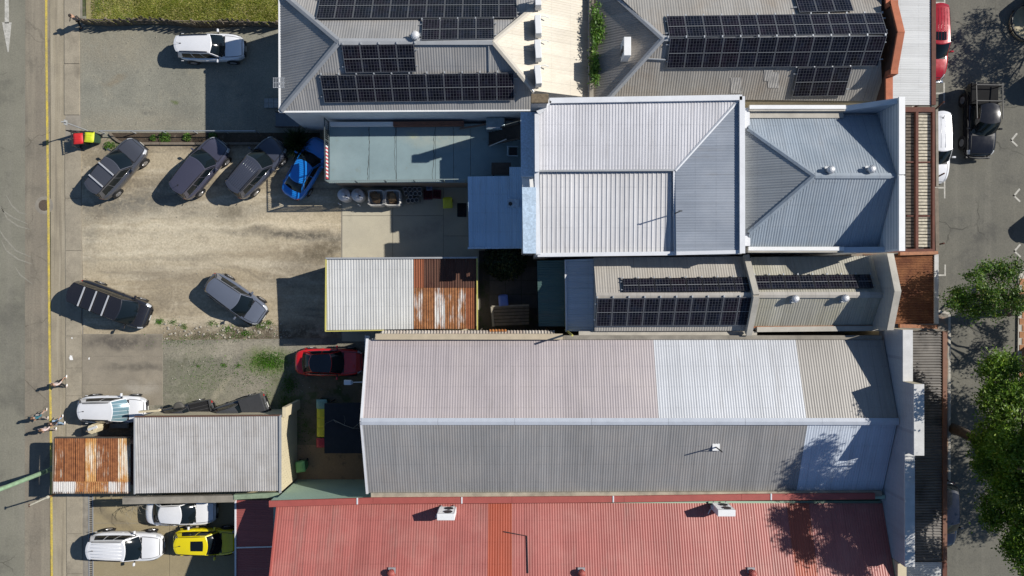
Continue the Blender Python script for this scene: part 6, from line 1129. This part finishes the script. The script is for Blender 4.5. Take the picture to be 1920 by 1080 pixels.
def person(label, px, py, hd, top, legs, shoe, hair, stride=.32, armswing=.35, h=1.68, bag=None):
    t = thing('person', label, 'person', W(px, py)+ZU*.03, R(hd), 'people walking by the road'); k = h/1.7; V = Vector
    st = stride; J = dict(pel=V((0, 0, .95)), spi=V((.01, 0, 1.15)), che=V((.02, 0, 1.34)), nec=V((.03, 0, 1.48)), hea=V((.05, 0, 1.58)), crn=V((.05, 0, 1.66)))
    vs = [J[n]*k for n in ('pel', 'spi', 'che', 'nec', 'hea', 'crn')]; ed = [(0, 1), (1, 2), (2, 3), (3, 4), (4, 5)]; rd = [(.14, .11), (.125, .10), (.15, .105), .055, .085, .07]; lv, sv = [], []
    for s in (-1, 1):
        f = s*st; b = len(vs); L_ = [V((0, s*.09, .88)), V((f*.45+.03, s*.10, .49)), V((f*1.0-.02*(f < 0), s*.10, .09 if f > 0 else .14)), V((f*1.0+.15, s*.10, .035 if f > 0 else .05))]
        vs += [p*k for p in L_]; ed += [(0, b), (b, b+1), (b+1, b+2), (b+2, b+3)]; rd += [.085, .055, .038, .035]; lv.append([p*k for p in L_])
        g = -s*armswing; b = len(vs); A_ = [V((.02, s*.19, 1.40)), V((g*.4, s*.25, 1.15)), V((g*.9+.05, s*.24, .93)), V((g*1.0+.08, s*.24, .85))]; vs += [p*k for p in A_]; ed += [(2, b), (b, b+1), (b+1, b+2), (b+2, b+3)]; rd += [.058, .042, .030, .032]; sv.append([p*k for p in A_])
        hb = b+3; dirv = (A_[3]-A_[2]).normalized()
        for q in range(5):                          # four fingers and a thumb
            o_ = V(((q-1.5)*.02 if q < 4 else .045, 0, 0)); p1 = A_[3]+o_+dirv*(.05 if q < 4 else .015); p2 = p1+dirv*(.045-.006*abs(q-1.5) if q < 4 else .03)+V((.01, -s*.015, 0)); b2 = len(vs); vs += [p1*k, p2*k]; ed += [(hb, b2), (b2, b2+1)]; rd += [.010, .008]
    skin_obj('body', vs, ed, rd, SKIN, t)
    cv = [J['pel']*k+V((0, 0, -.02)), J['spi']*k, J['che']*k, J['nec']*k-V((0, 0, .06))]; ce = [(0, 1), (1, 2), (2, 3)]; cr = [(.165, .135), (.145, .12), (.17, .125), .075]
    for A_ in sv: b = len(cv); cv += [A_[0], A_[1], A_[1].lerp(A_[2], .55)]; ce += [(2, b), (b, b+1), (b+1, b+2)]; cr += [.075, .058, .046]
    skin_obj('shirt', cv, ce, cr, top, t)
    cv = [J['pel']*k]; ce = []; cr = [(.155, .125)]
    for L_ in lv: b = len(cv); cv += [L_[0], L_[1], L_[1].lerp(L_[2], .85)]; ce += [(0, b), (b, b+1), (b+1, b+2)]; cr += [.10, .072, .055]
    skin_obj('trousers', cv, ce, cr, legs, t)
    for L_ in lv: d_ = (L_[3]-L_[2]); mb = MB(); c_ = L_[2].lerp(L_[3], .45); mb.lathe([(.5, -.5), (.95, -.3), (1, 0), (.8, .4), (.3, .6)], (0, 0, 0), 12); mb.v = [(c_.x+v[0]*.13, c_.y+v[1]*.052, max(.0, c_.z-.01+v[2]*.075)) for v in mb.v]; mb.build('shoe', shoe, t, True, local=True)
    hc = J['hea']*k; mb = MB(); mb.lathe([(.2, 1.02), (.6, .93), (.92, .6), (1.04, .2), (1.02, -.2), (.7, -.6)][::-1], (0, 0, 0), 14); mb.v = [(hc.x-.02+v[0]*.092, hc.y+v[1]*.085, hc.z+.015+v[2]*.115) for v in mb.v]; mb.build('hair', hair, t, True, local=True)
    mb = MB(); mb.tube([hc+V((.075, 0, .02)), hc+V((.108, 0, -.015)), hc+V((.08, 0, -.03))], [.008, .014, .01], 6); mb.build('nose', SKIN, t, True, local=True)
    for s in (-1, 1): MB().lathe([(.004, -.008), (.012, 0), (.004, .008)], hc+V((.078, s*.032, .02)), 8, 'y').build('eye', DARKM, t, local=True); MB().lathe([(.01, -.01), (.024, 0), (.01, .01)], hc+V((.0, s*.086, .0)), 8, 'y').build('ear', SKIN, t, local=True)
    MB().box(hc+V((.078, 0, -.05)), (.012, .045, .01)).build('mouth', mat('lips', (.30, .10, .08), .1, 5), t, local=True)
    if bag: MB().box(V((-.2, 0, 1.25))*k, (.16, .3, .4)).build('backpack', bag, t, local=True, bevel=.05)
    return t
cl = lambda n, c_: mat(n, c_, .2, 6, .9)
person('person in dark clothes walking past the paling fence end', 160, 46, 215, cl('black_top', (.015, .016, .02)), cl('black_trousers', (.012, .012, .015)), cl('black_shoe', (.01, .01, .01)), HAIR['dark'])
person('person in pale patterned top and dark trousers walking alone on the kerb', 126, 716, 75, cl('pale_pink_print', (.55, .46, .43)), cl('charcoal_trousers', (.02, .02, .024)), cl('white_shoe', (.75, .74, .72)), HAIR['brown'], .28)
person('person in teal top walking nearest the road', 90, 777, 80, cl('teal_top', (.03, .14, .18)), cl('grey_trousers', (.30, .27, .25)), cl('pale_shoe', (.6, .55, .48)), HAIR['brown'], .26)
person('person in pale pink top walking in front of the jeans wearer', 105, 799, 80, cl('pale_pink_top', (.66, .52, .50)), cl('taupe_trousers', (.34, .28, .24)), cl('white_shoe', (0, 0, 0)), HAIR['brown'], .2)
person('person in black top and light blue jeans beside the rusty awning', 121, 788, 85, cl('black_jumper', (.02, .018, .02)), cl('light_jeans', (.28, .40, .55)), cl('white_shoe', (0, 0, 0)), HAIR['dark'], .22)
print('objects', len(bpy.data.objects), 'script bytes ok')
